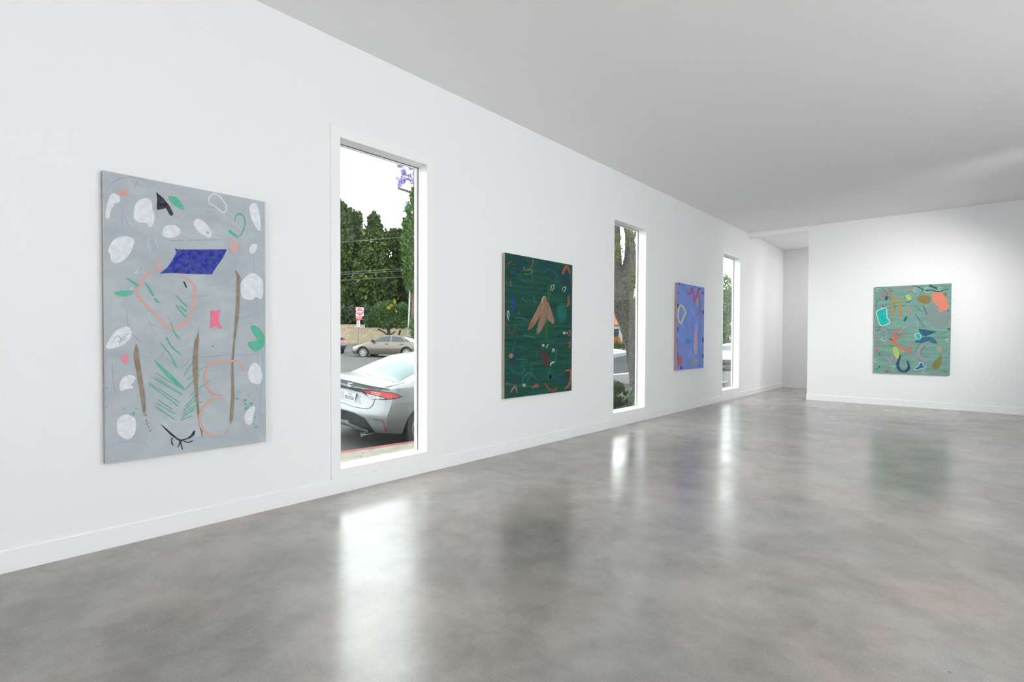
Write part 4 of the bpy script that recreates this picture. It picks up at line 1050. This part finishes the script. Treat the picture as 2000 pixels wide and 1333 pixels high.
# --- pale sedan further up the street, seen through the third window
pale = mat('pale_silver_paint', (0.26, 0.27, 0.275), 0.3, 0.4, linear=True, coat=0.6)
fp = on_ground(1421, 724)
c5 = Car('pale_sedan', (fp.x - 0.3, fp.y + 3.6, ground(fp.x)), math.pi + math.radians(8), pale, 'pale silver sedan facing the building, seen through the window by the alcove')
c5.decal('windshield', [(-0.62, 2.95), (0.62, 2.95), (0.72, 3.52), (-0.72, 3.52)], tint, 'top', 0.004, 3)
c5.decal('front_grille', [(-0.6, 0.30), (0.6, 0.30), (0.5, 0.58), (-0.5, 0.58)], blackp, 'front', 0.008, 3)
for sx in (-1, 1):
    c5.decal('headlight', [(sx * 0.45, 0.60), (sx * 0.45, 0.70), (sx * 0.80, 0.74), (sx * 0.80, 0.62)], clearl, 'front', 0.008, 3)
for sd in ('side', 'left'):
    c5.decal('side_window', [(1.25, 1.0), (1.45, 1.28), (2.15, 1.34), (2.15, 1.0)], tint, sd, 0.004, 2)
    c5.decal('side_window', [(2.22, 1.0), (2.22, 1.34), (2.8, 1.28), (3.25, 1.0)], tint, sd, 0.004, 2)

# ------------------------------------------------------------------ plants
def leafmat(name, c1, c2, c3):
    m = bpy.data.materials.new(name)
    m.use_nodes = True
    nt = m.node_tree; N = nt.nodes; L = nt.links
    b = N['Principled BSDF']; b.inputs['Roughness'].default_value = 0.6; b.inputs['Specular IOR Level'].default_value = 0.25
    at_ = N.new('ShaderNodeAttribute'); at_.attribute_name = 'tone'
    r = N.new('ShaderNodeValToRGB'); e = r.color_ramp.elements
    e[0].position, e[0].color = 0.0, tuple(c1) + (1,)
    e[1].position, e[1].color = 1.0, tuple(c3) + (1,)
    k = e.new(0.5); k.color = tuple(c2) + (1,)
    L.new(at_.outputs['Fac'], r.inputs[0]); L.new(r.outputs[0], b.inputs['Base Color'])
    return m

def foliage(name, blobs, count, size, m, parent, seed=1, aspect=0.5, shell=0.35, droop=0.0, base=None):
    """blobs: (centre, radii); one mesh of many small leaves"""
    rg = random.Random(seed)
    V, Fc, tone = [], [], []
    vols = [b[1][0] * b[1][1] * b[1][2] for b in blobs]
    tot = sum(v ** 0.75 for v in vols)
    for (c, r), vol in zip(blobs, vols):
        bt = rg.uniform(-0.18, 0.18)
        for _ in range(int(count * vol ** 0.75 / tot)):
            while True:
                d = Vector((rg.gauss(0, 1), rg.gauss(0, 1), rg.gauss(0, 1)))
                if d.length > 0.05: break
            d.normalize()
            k = shell + (1 - shell) * rg.random() ** 0.5
            k *= rg.uniform(0.88, 1.08)
            p = Vector(c) + Vector((d.x * r[0] * k, d.y * r[1] * k, d.z * r[2] * k))
            ax = (d + Vector((rg.uniform(-1, 1), rg.uniform(-1, 1), rg.uniform(-1, 1) - droop))).normalized()
            sd = ax.cross(Vector((rg.uniform(-1, 1), rg.uniform(-1, 1), rg.uniform(-1, 1))))
            if sd.length < 0.01: continue
            sd.normalize()
            l = size * rg.uniform(0.7, 1.35); w = l * aspect
            n = len(V)
            nv = ax.cross(sd) * l * 0.12
            V += [p - ax * l * 0.5, p + sd * w * 0.5 + nv, p + ax * l * 0.5, p - sd * w * 0.5 + nv]
            Fc.append((n, n + 1, n + 2, n + 3))
            tone.append(min(1, max(0, 0.46 + bt + rg.gauss(0, 0.27))))
    if base is not None:
        V = [v - Vector(base) for v in V]
    o = obj(name, V, Fc, m, parent)
    a = o.data.attributes.new('tone', 'FLOAT', 'FACE')
    a.data.foreach_set('value', tone)
    o['kind'] = 'stuff'
    return o

bark = mat('grey_brown_bark', (0.105, 0.088, 0.072), 0.95, linear=True, noise=(22, 0.7), bump=(34, 1.0, 0.09))
darkbark = mat('dark_bark', (0.035, 0.028, 0.022), 0.95, linear=True, noise=(6, 0.4))
LG = leafmat('conifer_green', (0.0072, 0.0173, 0.0029), (0.0230, 0.0490, 0.0072), (0.0756, 0.1188, 0.0187))
LB2 = leafmat('shrub_green', (0.0158, 0.0396, 0.0086), (0.0360, 0.0792, 0.0158), (0.0792, 0.1368, 0.0324))
LI2 = leafmat('ivy_green', (0.0158, 0.0432, 0.0058), (0.0468, 0.1008, 0.0144), (0.1080, 0.1872, 0.0324))
LY = leafmat('yellow_green', (0.045, 0.060, 0.010), (0.09, 0.115, 0.022), (0.16, 0.18, 0.05))
LP = leafmat('lilac_blossom', (0.22, 0.18, 0.40), (0.34, 0.28, 0.58), (0.46, 0.40, 0.70))
LYE = leafmat('yellow_flower', (0.24, 0.18, 0.01), (0.30, 0.24, 0.015), (0.34, 0.29, 0.02))
LDK = leafmat('dark_shrub', (0.010, 0.018, 0.008), (0.022, 0.036, 0.014), (0.055, 0.075, 0.034))
LOR = leafmat('orange_flower', (0.28, 0.10, 0.02), (0.36, 0.16, 0.03), (0.42, 0.22, 0.05))

# --- beige block wall across the junction, with each block its own piece
WD = 50.0
wl, wr = at(655, 675, WD), at(830, 675, WD)
wd = wr - wl; wd.z = 0
wlen = wd.length; wang = math.atan2(wd.y, wd.x)
base = Vector((wl.x, wl.y, ground(wl.x) - 0.15))
bw = tag(empty('block_wall', base, wang), 'beige concrete block wall below the dark trees', 'wall')
blockm = [mat('beige_block_%d' % k, c, 0.9, linear=True, noise=(3, 0.15)) for k, c in enumerate(((0.270, 0.215, 0.145), (0.250, 0.198, 0.132), (0.285, 0.228, 0.158)))]
boxo('wall_core', mat('mortar', (0.20, 0.165, 0.115), 0.95, linear=True), bw, -1.5, wlen + 0.5, 0.02, 0.2, -0.6, 1.62)
bme = []
for k in range(3):
    q = MB().box(0.006, 0.534, 0.0, 0.06, 0.006, 0.274)
    me = bpy.data.meshes.new('block'); me.from_pydata([tuple(v) for v in q.v], [], q.f); me.materials.append(blockm[k]); bme.append(me)
rg = random.Random(5)
step_x = wlen * 0.30
rows, cols = 7, int((wlen + 1.6) / 0.54)
for r in range(rows):
    for c in range(cols):
        x = -1.5 + c * 0.54 + (0.27 if r % 2 else 0)
        if r == rows - 1 and x > step_x: continue
        o = bpy.data.objects.new('block', bme[rg.randrange(3)]); COL.objects.link(o); o.parent = bw
        o.location = (x, rg.uniform(-0.006, 0.004), r * 0.28)
boxo('coping', blockm[2], bw, -1.5, step_x, -0.03, 0.23, rows * 0.28, rows * 0.28 + 0.08)
boxo('coping', blockm[2], bw, step_x, wlen + 0.5, -0.03, 0.23, (rows - 1) * 0.28, (rows - 1) * 0.28 + 0.08)
fk = MB()
for x0, x1, dy0, dy1, z0, z1 in ((-2.0, wlen + 1.0, -2.2, 0.1, -0.4, 0.25),):
    fk.box(x0, x1, dy0, dy1, z0, z1)
# far pavement follows the wall
fko = fk.build('far_sidewalk', mat('far_pavement', (0.14, 0.135, 0.12), 0.9, linear=True, noise=(2, 0.2)))
fko.location = base; fko.rotation_euler = (0, 0, wang); struct(fko)

# --- tall trees behind the wall
def tree(name, label, foot, trunk_r, height, blobs, count, size, lm, group=None, seed=1, trunkm=darkbark, aspect=0.5):
    foot = Vector(foot)
    t = tag(empty(name, foot), label, 'tree', group)
    MB().tube([(0, 0, -0.3), (trunk_r * 0.3, 0, height * 0.35), (0, trunk_r * 0.4, height * 0.7)], [trunk_r, trunk_r * 0.7, trunk_r * 0.3], 8).build('trunk', trunkm, t, True)
    rg = random.Random(seed)
    tufts = []
    for c, r in blobs:
        for _ in range(7):
            d = Vector((rg.gauss(0, 1), rg.gauss(0, 1), rg.gauss(0.35, 1))).normalized()
            k = rg.uniform(0.20, 0.36)
            p = Vector(c) + Vector((d.x * r[0], d.y * r[1], d.z * r[2])) * rg.uniform(0.85, 1.02)
            m_ = min(r)
            tufts.append((p, (m_ * k, m_ * k, m_ * k * rg.uniform(1.0, 1.7))))
    foliage('foliage', blobs + tufts, count, size, lm, t, seed, aspect, base=foot)
    return t
def ell(px, py, depth, wpx, hpx, dz=None):
    k = depth / F
    return (at(px, py, depth), (wpx * k * 0.5, (dz or wpx * k * 0.5), hpx * k * 0.5))
def gfoot(px, depth):
    p = at(px, 670, depth); return Vector((p.x, p.y, ground(p.x)))
rows_ = [  # (px centre, depth, label, blobs as (px, py, w, h))
    (655, 58, 'tall dark tree with a pointed tip rising behind the block wall', [(664, 470, 50, 140), (668, 420, 22, 60), (650, 560, 70, 150), (672, 600, 40, 90)]),
    (690, 63.5, 'tall dark tree with three ragged tips behind the sign', [(688, 470, 46, 90), (685, 425, 20, 40), (701, 432, 16, 36), (693, 545, 60, 130), (690, 605, 60, 70)]),
    (733, 58, 'broad dark tree with a round tip in the row behind the wall', [(731, 470, 50, 90), (731, 432, 24, 40), (722, 545, 66, 120), (742, 560, 60, 110), (735, 610, 60, 60)]),
    (770, 63.5, 'darkest tree in the row, lower and flat topped', [(766, 500, 50, 100), (772, 462, 30, 34), (772, 560, 60, 120), (762, 600, 60, 70), (790, 540, 50, 120)]),
    (820, 58, 'dark tree at the end of the row behind the utility pole', [(815, 480, 60, 130), (825, 560, 60, 130)]),
]
for i, (px, dp, lab, bl) in enumerate(rows_):
    ft = gfoot(px, dp)
    blobs = [ell(x, y, dp + random.uniform(-1, 1), w, h) for x, y, w, h in bl]
    tree('dark_tree', lab, ft, 0.35, 9.0, blobs, 13000, 0.40, LG, 'trees behind the block wall', 20 + i, aspect=0.6)
# dense dark hedge filling below the crowns
hb = [ell(x, 630, 53, 60, 70, 0.9) for x in range(640, 860, 24)]
hg = tag(empty('hedge', gfoot(740, 53)), 'dark dense hedge just behind the block wall', 'hedge')
foliage('foliage', hb, 9000, 0.35, LDK, hg, 77, 0.6, base=hg.location)

# --- flowering shrub tree in front of the wall
ft = gfoot(762, 46)
sh = tag(empty('shrub_tree', ft), 'rounded green shrub tree with yellow flowers in front of the wall', 'tree')
bl = [ell(x, y, 46 + random.uniform(-.5, .5), w, h) for x, y, w, h in ((739, 612, 34, 34), (760, 604, 40, 30), (784, 612, 36, 36), (730, 628, 34, 26), (754, 630, 44, 28), (782, 630, 40, 26), (798, 618, 20, 36), (742, 597, 16, 14), (762, 592, 14, 10), (786, 596, 14, 12))]
foliage('foliage', bl, 9000, 0.20, LB2, sh, 41, 0.45, base=ft)
for pts, r in (([(762, 690), (761, 660), (758, 640)], 3.2), ([(759, 656), (748, 648), (738, 643)], 1.4), ([(778, 690), (776, 665), (782, 645)], 2.0), ([(762, 655), (772, 648)], 1.2)):
    MB().tube([at(x, y, 46) - ft for x, y in pts], [r * 46 / F] * len(pts), 7).build('branch', darkbark, sh, True)
foliage('flowers', [ell(760, 601, 44.9, 7, 7), ell(774, 609, 44.9, 4, 4), ell(771, 589, 45.5, 5, 9), ell(764, 597, 45, 5, 4)], 160, 0.13, LYE, sh, 5, 0.8, base=ft)

# --- street sign: do not enter
SD = 43.5
sp = gfoot(698.5, SD)
sg = tag(empty('road_sign', sp), 'red and white do not enter sign on a steel post before the wall', 'sign')
steel = mat('galvanised_steel', (0.12, 0.12, 0.115), 0.5, 0.5, linear=True)
redsg = mat('sign_red', (0.30, 0.018, 0.028), 0.5, linear=True)
whsg = mat('sign_white', (0.42, 0.42, 0.42), 0.5, linear=True)
blsg = mat('sign_black', (0.02, 0.02, 0.02), 0.5, linear=True)
pxm = SD / F
ctr = at(703, 609.5, SD)
MB().tube([Vector((0, 0, -0.2)), Vector((at(701, 602, SD) - sp))], 0.035, 8).build('post', steel, sg, True)
SM = Matrix.Translation(ctr - sp) @ Matrix.Rotation(YAW, 4, 'Z')
def sgbox(name, m, x0, x1, y0, y1, z0, z1, M=SM, par=sg):
    q = MB().box(x0, x1, y0, y1, z0, z1); q.v = [M @ v for v in q.v]; return q.build(name, m, par)
hw = 7.6 * pxm
pan = sgbox('sign_panel', whsg, -hw, hw, -0.06, -0.045, -hw * 1.12, hw * 1.12)
q = MB().lathe([(hw * 0.95, -0.066), (hw * 0.95, -0.061)], 'y', 36); q.v = [SM @ v for v in q.v]; q.build('red_disc', redsg, pan)
sgbox('white_bar', whsg, -hw * 0.8, hw * 0.8, -0.072, -0.067, -hw * 0.13, hw * 0.13, SM, pan)
TR = Matrix.Rotation(math.radians(90), 4, 'X')
text_mesh('lettering', 'DO NOT', hw * 0.42, whsg, pan, SM @ Matrix.Translation((0, -0.069, hw * 0.42)) @ TR)
text_mesh('lettering', 'ENTER', hw * 0.42, whsg, pan, SM @ Matrix.Translation((0, -0.069, -hw * 0.44)) @ TR)
S2 = Matrix.Translation(at(701.5, 622, SD) - sp) @ Matrix.Rotation(YAW, 4, 'Z')
p2 = sgbox('wrong_way_panel', redsg, -6.3 * pxm, 6.3 * pxm, -0.06, -0.045, -3.6 * pxm, 3.6 * pxm, S2)
text_mesh('lettering', 'WRONG', 3.2 * pxm, whsg, p2, S2 @ Matrix.Translation((0, -0.064, 1.5 * pxm)) @ TR)
text_mesh('lettering', 'WAY', 3.2 * pxm, whsg, p2, S2 @ Matrix.Translation((0, -0.064, -1.5 * pxm)) @ TR)
S3 = Matrix.Translation(at(700.2, 632.8, SD) - sp) @ Matrix.Rotation(YAW, 4, 'Z')
p3 = sgbox('white_panel', whsg, -3.2 * pxm, 3.2 * pxm, -0.06, -0.045, -6.3 * pxm, 6.3 * pxm, S3)
for z, h, m_ in ((4.6, 0.5, steel), (3.0, 0.5, steel), (0.6, 0.8, steel)):
    sgbox('print_line', m_, -2.0 * pxm, 2.0 * pxm, -0.064, -0.061, (z - h) * pxm, (z + h) * pxm, S3, p3)
q = MB().add([(-2.2 * pxm, -0.064, -3.9 * pxm), (-2.2 * pxm, -0.064, -2.9 * pxm), (0.4 * pxm, -0.064, -2.9 * pxm), (0.4 * pxm, -0.064, -2.1 * pxm), (2.2 * pxm, -0.064, -3.4 * pxm), (0.4 * pxm, -0.064, -4.7 * pxm), (0.4 * pxm, -0.064, -3.9 * pxm)], [(0, 6, 5, 4, 3, 2, 1)])
q.v = [S3 @ v for v in q.v]; q.build('arrow', blsg, p3)

# --- utility pole with ivy, crossarms, transformer and conduit
UD = 38.0
up = gfoot(808, UD)
ut = tag(empty('street_utility_pole', up), 'red brown utility pole wrapped in ivy with two crossarms', 'utility pole')
polem = mat('pole_wood', (0.13, 0.060, 0.045), 0.9, linear=True, noise=(3, 0.3))
ptop = at(811.5, 318, UD) - up
MB().tube([Vector((0, 0, -0.3)), ptop], [0.20, 0.15], 12).build('pole', polem, ut, True)
cdm = mat('grey_conduit', (0.26, 0.275, 0.28), 0.5, linear=True)
MB().tube([at(797.5, 690, UD - 0.3) - up, at(798, 640, UD - 0.3) - up, at(801.5, 546, UD - 0.3) - up], 0.055, 10).build('conduit', cdm, ut, True)
for y in (581, 560, 612): 
    q = at(800 - (y - 560) * 0.03, y, UD - 0.3) - up
    MB().tube([q, q + Vector((0, 0, 0.05))], 0.07, 10).build('conduit_clamp', blsg, ut)
wood = mat('weathered_timber', (0.06, 0.052, 0.045), 0.9, linear=True, noise=(3, 0.3))
for a, b_ in (((783, 346), (835, 363)), ((777, 367.5), (838, 388))):
    A, B_ = at(*a, UD) - up, at(*b_, UD) - up
    d = (B_ - A).normalized(); n2 = d.cross(Vector((0, 0, 1))).normalized() * 0.06; u2 = Vector((0, 0, 0.085))
    MB().add([A - n2 - u2, A + n2 - u2, A + n2 + u2, A - n2 + u2, B_ - n2 - u2, B_ + n2 - u2, B_ + n2 + u2, B_ - n2 + u2],
             [(0, 1, 2, 3), (4, 7, 6, 5), (0, 4, 5, 1), (1, 5, 6, 2), (2, 6, 7, 3), (3, 7, 4, 0)]).build('crossarm', wood, ut)
tq = at(793, 404, UD) - up
MB().lathe([(0.20, -0.35), (0.24, -0.33), (0.24, 0.30), (0.21, 0.36), (0.06, 0.40)], 'z', 18, tq).build('transformer', mat('pale_blue_steel', (0.20, 0.25, 0.27), 0.45, linear=True), ut, True)
for x, y in ((786, 344), (799, 349), (780, 364), (796, 371)):
    q = at(x, y, UD) - up
    MB().lathe([(0.03, 0), (0.05, 0.04), (0.03, 0.08), (0.05, 0.12), (0.02, 0.16)], 'z', 10, q).build('insulator', cdm, ut, True)
ib = [ell(x, y, UD - 0.3, w, h, 0.6) for x, y, w, h in ((812, 385, 16, 40), (808, 415, 28, 50), (803, 450, 40, 56), (801, 490, 44, 60), (803, 528, 44, 56), (806, 552, 34, 40), (812, 640, 14, 50))]
foliage('ivy', ib, 7000, 0.17, LI2, ut, 91, 0.75, base=up)

# --- wires from the pole
wirem = mat('wire', (0.11, 0.115, 0.12), 0.6, linear=True)
for i, (y0, y1, lab) in enumerate(((474, 462, 'highest overhead wire crossing in front of the trees'), (531, 524, 'middle overhead wire running just above another one'), (535, 528, 'overhead wire running close below another one'), (546, 540, 'lowest overhead wire crossing the dark trees'))):
    A, B_ = at(560, y0 + 3, UD + 1.5), at(806, y1, UD)
    mid_ = (A + B_) / 2 - Vector((0, 0, 0.10))
    w_ = MB().tube([A, mid_, B_], 0.013, 6).build('street_wire', wirem)
    tag(w_, lab, 'wire', 'overhead wires from the utility pole')

# --- jacaranda street tree outside the second window
TD = 11.6
tb = onx(1242, 803, -1.05)
TD = (tb - CAM).dot(FW)
jt = tag(empty('jacaranda_tree', (tb.x, tb.y, ZS - 0.02)), 'gnarled grey jacaranda trunk forking into limbs outside the window', 'tree')
jb = Vector(jt.location)
def limb(name, pts, n=12, seed=0):
    P_, R_ = [], []
    for x, y, w in pts:
        P_.append(at(x, y, TD) - jb); R_.append(w * 0.5 * TD / F)
    # resample
    PP, RR = [], []
    for i in range(len(P_) - 1):
        for k in range(4):
            t = k / 4
            p0, p1, p2, p3 = P_[max(i - 1, 0)], P_[i], P_[i + 1], P_[min(i + 2, len(P_) - 1)]
            PP.append(0.5 * (2 * p1 + (p2 - p0) * t + (2 * p0 - 5 * p1 + 4 * p2 - p3) * t * t + (3 * p1 - p0 - 3 * p2 + p3) * t ** 3)); RR.append(R_[i] + (R_[i + 1] - R_[i]) * t)
    PP.append(P_[-1]); RR.append(R_[-1])
    return MB().tube(PP, RR, n, True, 0.05, seed).build(name, bark, jt, True)
limb('trunk', [(1247, 850, 44), (1245, 803, 30), (1241, 740, 24), (1236, 690, 25), (1229, 645, 32), (1222, 612, 37), (1218, 578, 35), (1219, 545, 22)], 18, 1)
limb('limb', [(1225, 640, 12), (1221, 590, 32), (1225, 548, 34), (1230, 510, 25), (1231, 482, 20), (1228, 455, 16), (1222, 432, 15), (1217, 400, 15), (1208, 340, 14)], 16, 2)
limb('limb', [(1221, 630, 10), (1212, 588, 26), (1208, 548, 24), (1206, 510, 17), (1205, 480, 14), (1205, 455, 13), (1202, 430, 14), (1188, 340, 11)], 14, 3)
limb('limb', [(1231, 662, 12), (1222, 628, 30), (1211, 600, 31), (1202, 577, 28), (1194, 552, 25), (1182, 518, 20), (1168, 480, 14)], 16, 4)
limb('branch', [(1202, 437, 8), (1212, 434, 7), (1226, 437, 7), (1244, 441, 5)], 8, 5)
limb('branch', [(1229, 480, 10), (1242, 455, 6), (1256, 425, 5), (1268, 390, 4)], 8, 6)
# the long branch that reaches over the road with its blossom
bl0, bl1 = at(1188, 345, TD), at(815, 318, 13.5)
MB().tube([at(1190, 340, TD) - jb, at(1120, 250, TD) - jb, at(960, 262, 12.5) - jb, at(850, 300, 13.2) - jb, bl1 - jb, at(800, 330, 13.6) - jb], [0.10, 0.08, 0.06, 0.04, 0.022, 0.012], 8).build('branch', bark, jt, True)
for pts in (((815, 318), (806, 340), (799, 357)), ((812, 322), (795, 325), (780, 330)), ((815, 330), (808, 350), (806, 362)), ((800, 330), (790, 348), (784, 358))):
    MB().tube([at(x, y, 13.5) - jb for x, y in pts], [0.010, 0.008, 0.004], 5).build('twig', darkbark, jt)
foliage('blossom', [ell(x, y, 13.5, w, h) for x, y, w, h in ((782, 323, 14, 9), (788, 336, 11, 14), (803, 328, 12, 7), (799, 343, 9, 8), (784, 354, 16, 12), (780, 362, 10, 8), (791, 350, 8, 10), (805, 354, 9, 12), (808, 340, 6, 8), (776, 348, 6, 6), (830, 330, 24, 40), (845, 310, 30, 30))], 3200, 0.055, LP, jt, 61, 0.7, base=jb)
foliage('foliage', [ell(x, y, TD - 0.25, w, h, 0.25) for x, y, w, h in ((1203, 490, 20, 30), (1207, 505, 16, 16), (1234, 457, 10, 16), (1232, 478, 18, 8), (1203, 462, 16, 10), (1236, 545, 9, 50), (1240, 580, 8, 30), (1250, 560, 10, 70))], 1500, 0.055, LY, jt, 62, 0.35, base=jb)
cr = [((tb.x + dx, tb.y + dy, ZS + h), (1.8, 1.8, 1.0)) for dx, dy, h in ((0.5, 2.4, 7.2), (-1.6, 1.6, 7.6), (-2.6, -1.0, 7.8), (-0.4, 4.0, 7.4))]
foliage('crown', cr, 5000, 0.13, LY, jt, 63, 0.4, base=jb)

# --- bed plants under the second window
rg = random.Random(12)
def agave(name, label, c, n, ln, m, seed, emin=0.45):
    rg = random.Random(seed)
    t = tag(empty(name, c), label, 'plant')
    for k in range(n):
        a = 2 * math.pi * k / n + rg.uniform(-0.3, 0.3)
        el = rg.uniform(emin, 1.3)
        L_ = ln * rg.uniform(0.8, 1.1)
        d = Vector((math.cos(a), math.sin(a), 0)); sdv = Vector((-math.sin(a), math.cos(a), 0))
        q = MB()
        prev = None
        V, Fc = [], []
        for i in range(8):
            t_ = i / 7
            w = ln * 0.13 * (0.6 + 1.2 * t_) * (1 - t_ ** 3) + 0.002
            p = d * L_ * t_ * math.cos(el) + Vector((0, 0, L_ * (t_ * math.sin(el) - 0.25 * t_ * t_)))
            V += [p - sdv * w + Vector((0, 0, 0.012)), p + Vector((0, 0, -0.006)), p + sdv * w + Vector((0, 0, 0.012))]
        for i in range(7):
            for j in range(2):
                Fc.append((i * 3 + j, i * 3 + j + 1, i * 3 + j + 4, i * 3 + j + 3))
        obj('leaf', V, Fc, m, t, True)
    return t
agm = mat('agave_leaf', (0.055, 0.135, 0.045), 0.5, linear=True, noise=(6, 0.3))
g0 = onx(1230, 795, -0.62); agave('agave', 'bright green agave with broad pointed leaves just outside the window', (g0.x, g0.y, ZB), 15, 0.40, agm, 2)
olm = mat('dull_leaf', (0.042, 0.058, 0.026), 0.6, linear=True, noise=(5, 0.4))
for i, (px, X, lab) in enumerate(((1203, -0.68, 'dull olive leafy bed plant nearest the window sill'), (1209, -1.12, 'taller olive leafy bed plant beside the tree trunk'))):
    g1 = onx(px, 790, X)
    agave('bed_plant', lab, (g1.x, g1.y, ZB), 22, 0.44 + 0.2 * i, olm, 30 + i, 0.7)
g1 = onx(1190, 790, -0.95)
b_ = tag(empty('low_bush', (g1.x, g1.y, ZB)), 'low dark bush among the olive bed plants', 'bush')
foliage('foliage', [((g1.x, g1.y, ZB + 0.16), (0.26, 0.26, 0.18))], 900, 0.08, LDK, b_, 100, 0.5, base=b_.location)

# --- house with a tiled roof across the street
HD = 41.0
hp = gfoot(1208, HD)
hs = tag(empty('house', hp, YAW - 0.25), 'grey stucco house with an orange clay tile roof across the street', 'house')
stu = mat('grey_stucco', (0.13, 0.135, 0.135), 0.9, linear=True, noise=(2, 0.1))
kx = HD / F
eave = (667 - 630) * kx + 0.9
boxo('wall', stu, hs, -3.2, 1.2, 0.0, 4.0, -0.5, eave)
boxo('fascia', mat('pale_fascia', (0.20, 0.205, 0.205), 0.8, linear=True), hs, -3.6, 1.5, -0.5, -0.35, eave - 0.25, eave)
boxo('porch_post', MATS['pale_fascia'], hs, 0.05, 0.30, -0.45, -0.2, -0.5, eave - 0.25)
dpn = boxo('door', mat('dark_doorway', (0.018, 0.020, 0.020), 0.7, linear=True), hs, -0.6, -0.05, -0.04, 0.0, 0.0, eave - 0.5)
wn = boxo('window', MATS['dark_doorway'], hs, 0.45, 1.0, -0.04, 0.0, 0.8, eave - 0.45)
boxo('pane', tint, wn, 0.48, 0.97, -0.05, -0.04, 0.83, eave - 0.48)
tile = mat('clay_tile', (0.34, 0.095, 0.055), 0.85, linear=True, noise=(4, 0.35))
rise = 2.0
rf = MB().add([(-3.8, -0.6, eave), (1.6, -0.6, eave), (1.6, 4.4, eave), (-3.8, 4.4, eave), (-3.8, 1.9, eave + rise), (-0.6, 1.9, eave + rise)],
              [(0, 1, 5, 4), (1, 2, 5), (2, 3, 4, 5), (0, 4, 3), (0, 3, 2, 1)]).build('roof', tile, hs)
q = MB()
nv = []
for k in range(7):
    a = math.pi * k / 6
    nv.append((0.11 * math.cos(a), 0.0, 0.07 * math.sin(a)))
V = [(x, 0, z) for x, _, z in nv] + [(x * 0.85, 0.42, z * 0.85) for x, _, z in nv]
Fq = [(i, i + 1, i + 8, i + 7) for i in range(6)]
tme = bpy.data.meshes.new('roof_tile'); tme.from_pydata(V, [], Fq); tme.materials.append(tile)
sl = math.atan2(rise, 2.5); ln_ = math.hypot(rise, 2.5)
for c in range(16):
    for r in range(8):
        x = -2.0 + c * 0.23
        t_ = r * 0.39 / ln_
        if x > 1.6 - 2.2 * (t_ + 0.05): continue
        o = bpy.data.objects.new('roof_tile', tme); COL.objects.link(o); o.parent = rf
        o.location = (x, -0.62 + t_ * 2.5, eave + t_ * rise + 0.02); o.rotation_euler = (sl, 0, 0)
# orange flowering bush before it
ob = gfoot(1204, 37)
obu = tag(empty('orange_bush', ob), 'orange flowering bush in front of the grey house', 'bush')
foliage('foliage', [ell(1203, 674, 37, 26, 16), ell(1214, 676, 37, 18, 14)], 500, 0.14, LB2, obu, 8, 0.5, base=ob)
foliage('flowers', [ell(1200, 666, 36.8, 7, 14), ell(1208, 664, 36.8, 8, 14), ell(1212, 670, 36.8, 5, 8)], 420, 0.10, LOR, obu, 9, 0.8, base=ob)
MB().tube([(0, 0, -0.2), (0.05, 0, 0.5)], 0.05, 6).build('stem', darkbark, obu)
# shrubs closing the view behind the house
for i, (px, dp, bl, lab) in enumerate(((1250, 52, [(1250, 640, 60, 60), (1240, 600, 30, 40)], 'green garden tree to the right of the tiled roof'), (1160, 55, [(1165, 600, 70, 110)], 'green garden tree behind the orange tiled roof'))):
    tree('garden_tree', lab, gfoot(px, dp), 0.25, 4.0, [ell(x, y, dp, w, h) for x, y, w, h in bl], 3000, 0.3, LB2, None, 200 + i)

# --- trees and low rail seen through the third window
for i, (px, dp, bl, lab, lm) in enumerate(((1418, 52, [(1416, 560, 26, 50), (1420, 600, 34, 70), (1412, 640, 30, 60), (1426, 660, 26, 40)], 'leafy street tree with bright top leaves seen through the alcove window', LI2),
                                           (1450, 63, [(1440, 590, 40, 70), (1450, 640, 50, 80)], 'leafy street tree standing behind the pale sedan', LB2),
                                           (1385, 58, [(1390, 600, 50, 120), (1400, 650, 40, 50)], 'leafy street tree at the end of the low rail', LG))):
    tree('street_tree', lab, gfoot(px, dp), 0.3, 7.0, [ell(x, y, dp, w, h) for x, y, w, h in bl], 4200, 0.26, lm, None, 300 + i)
rl0, rl1 = gfoot(1385, 43), gfoot(1460, 43)
rr_ = tag(empty('low_rail', rl0), 'low pale metal rail behind the pale sedan', 'rail')
railm = mat('pale_rail', (0.24, 0.24, 0.235), 0.6, linear=True)
dd = rl1 - rl0
for z in (0.55, 0.95):
    MB().tube([Vector((0, 0, z)), dd + Vector((0, 0, z))], 0.035, 8).build('rail_bar', railm, rr_, True)
for k in range(5):
    p_ = dd * (k / 4)
    MB().tube([p_ + Vector((0, 0, -0.1)), p_ + Vector((0, 0, 1.0))], 0.04, 8).build('rail_post', railm, rr_, True)
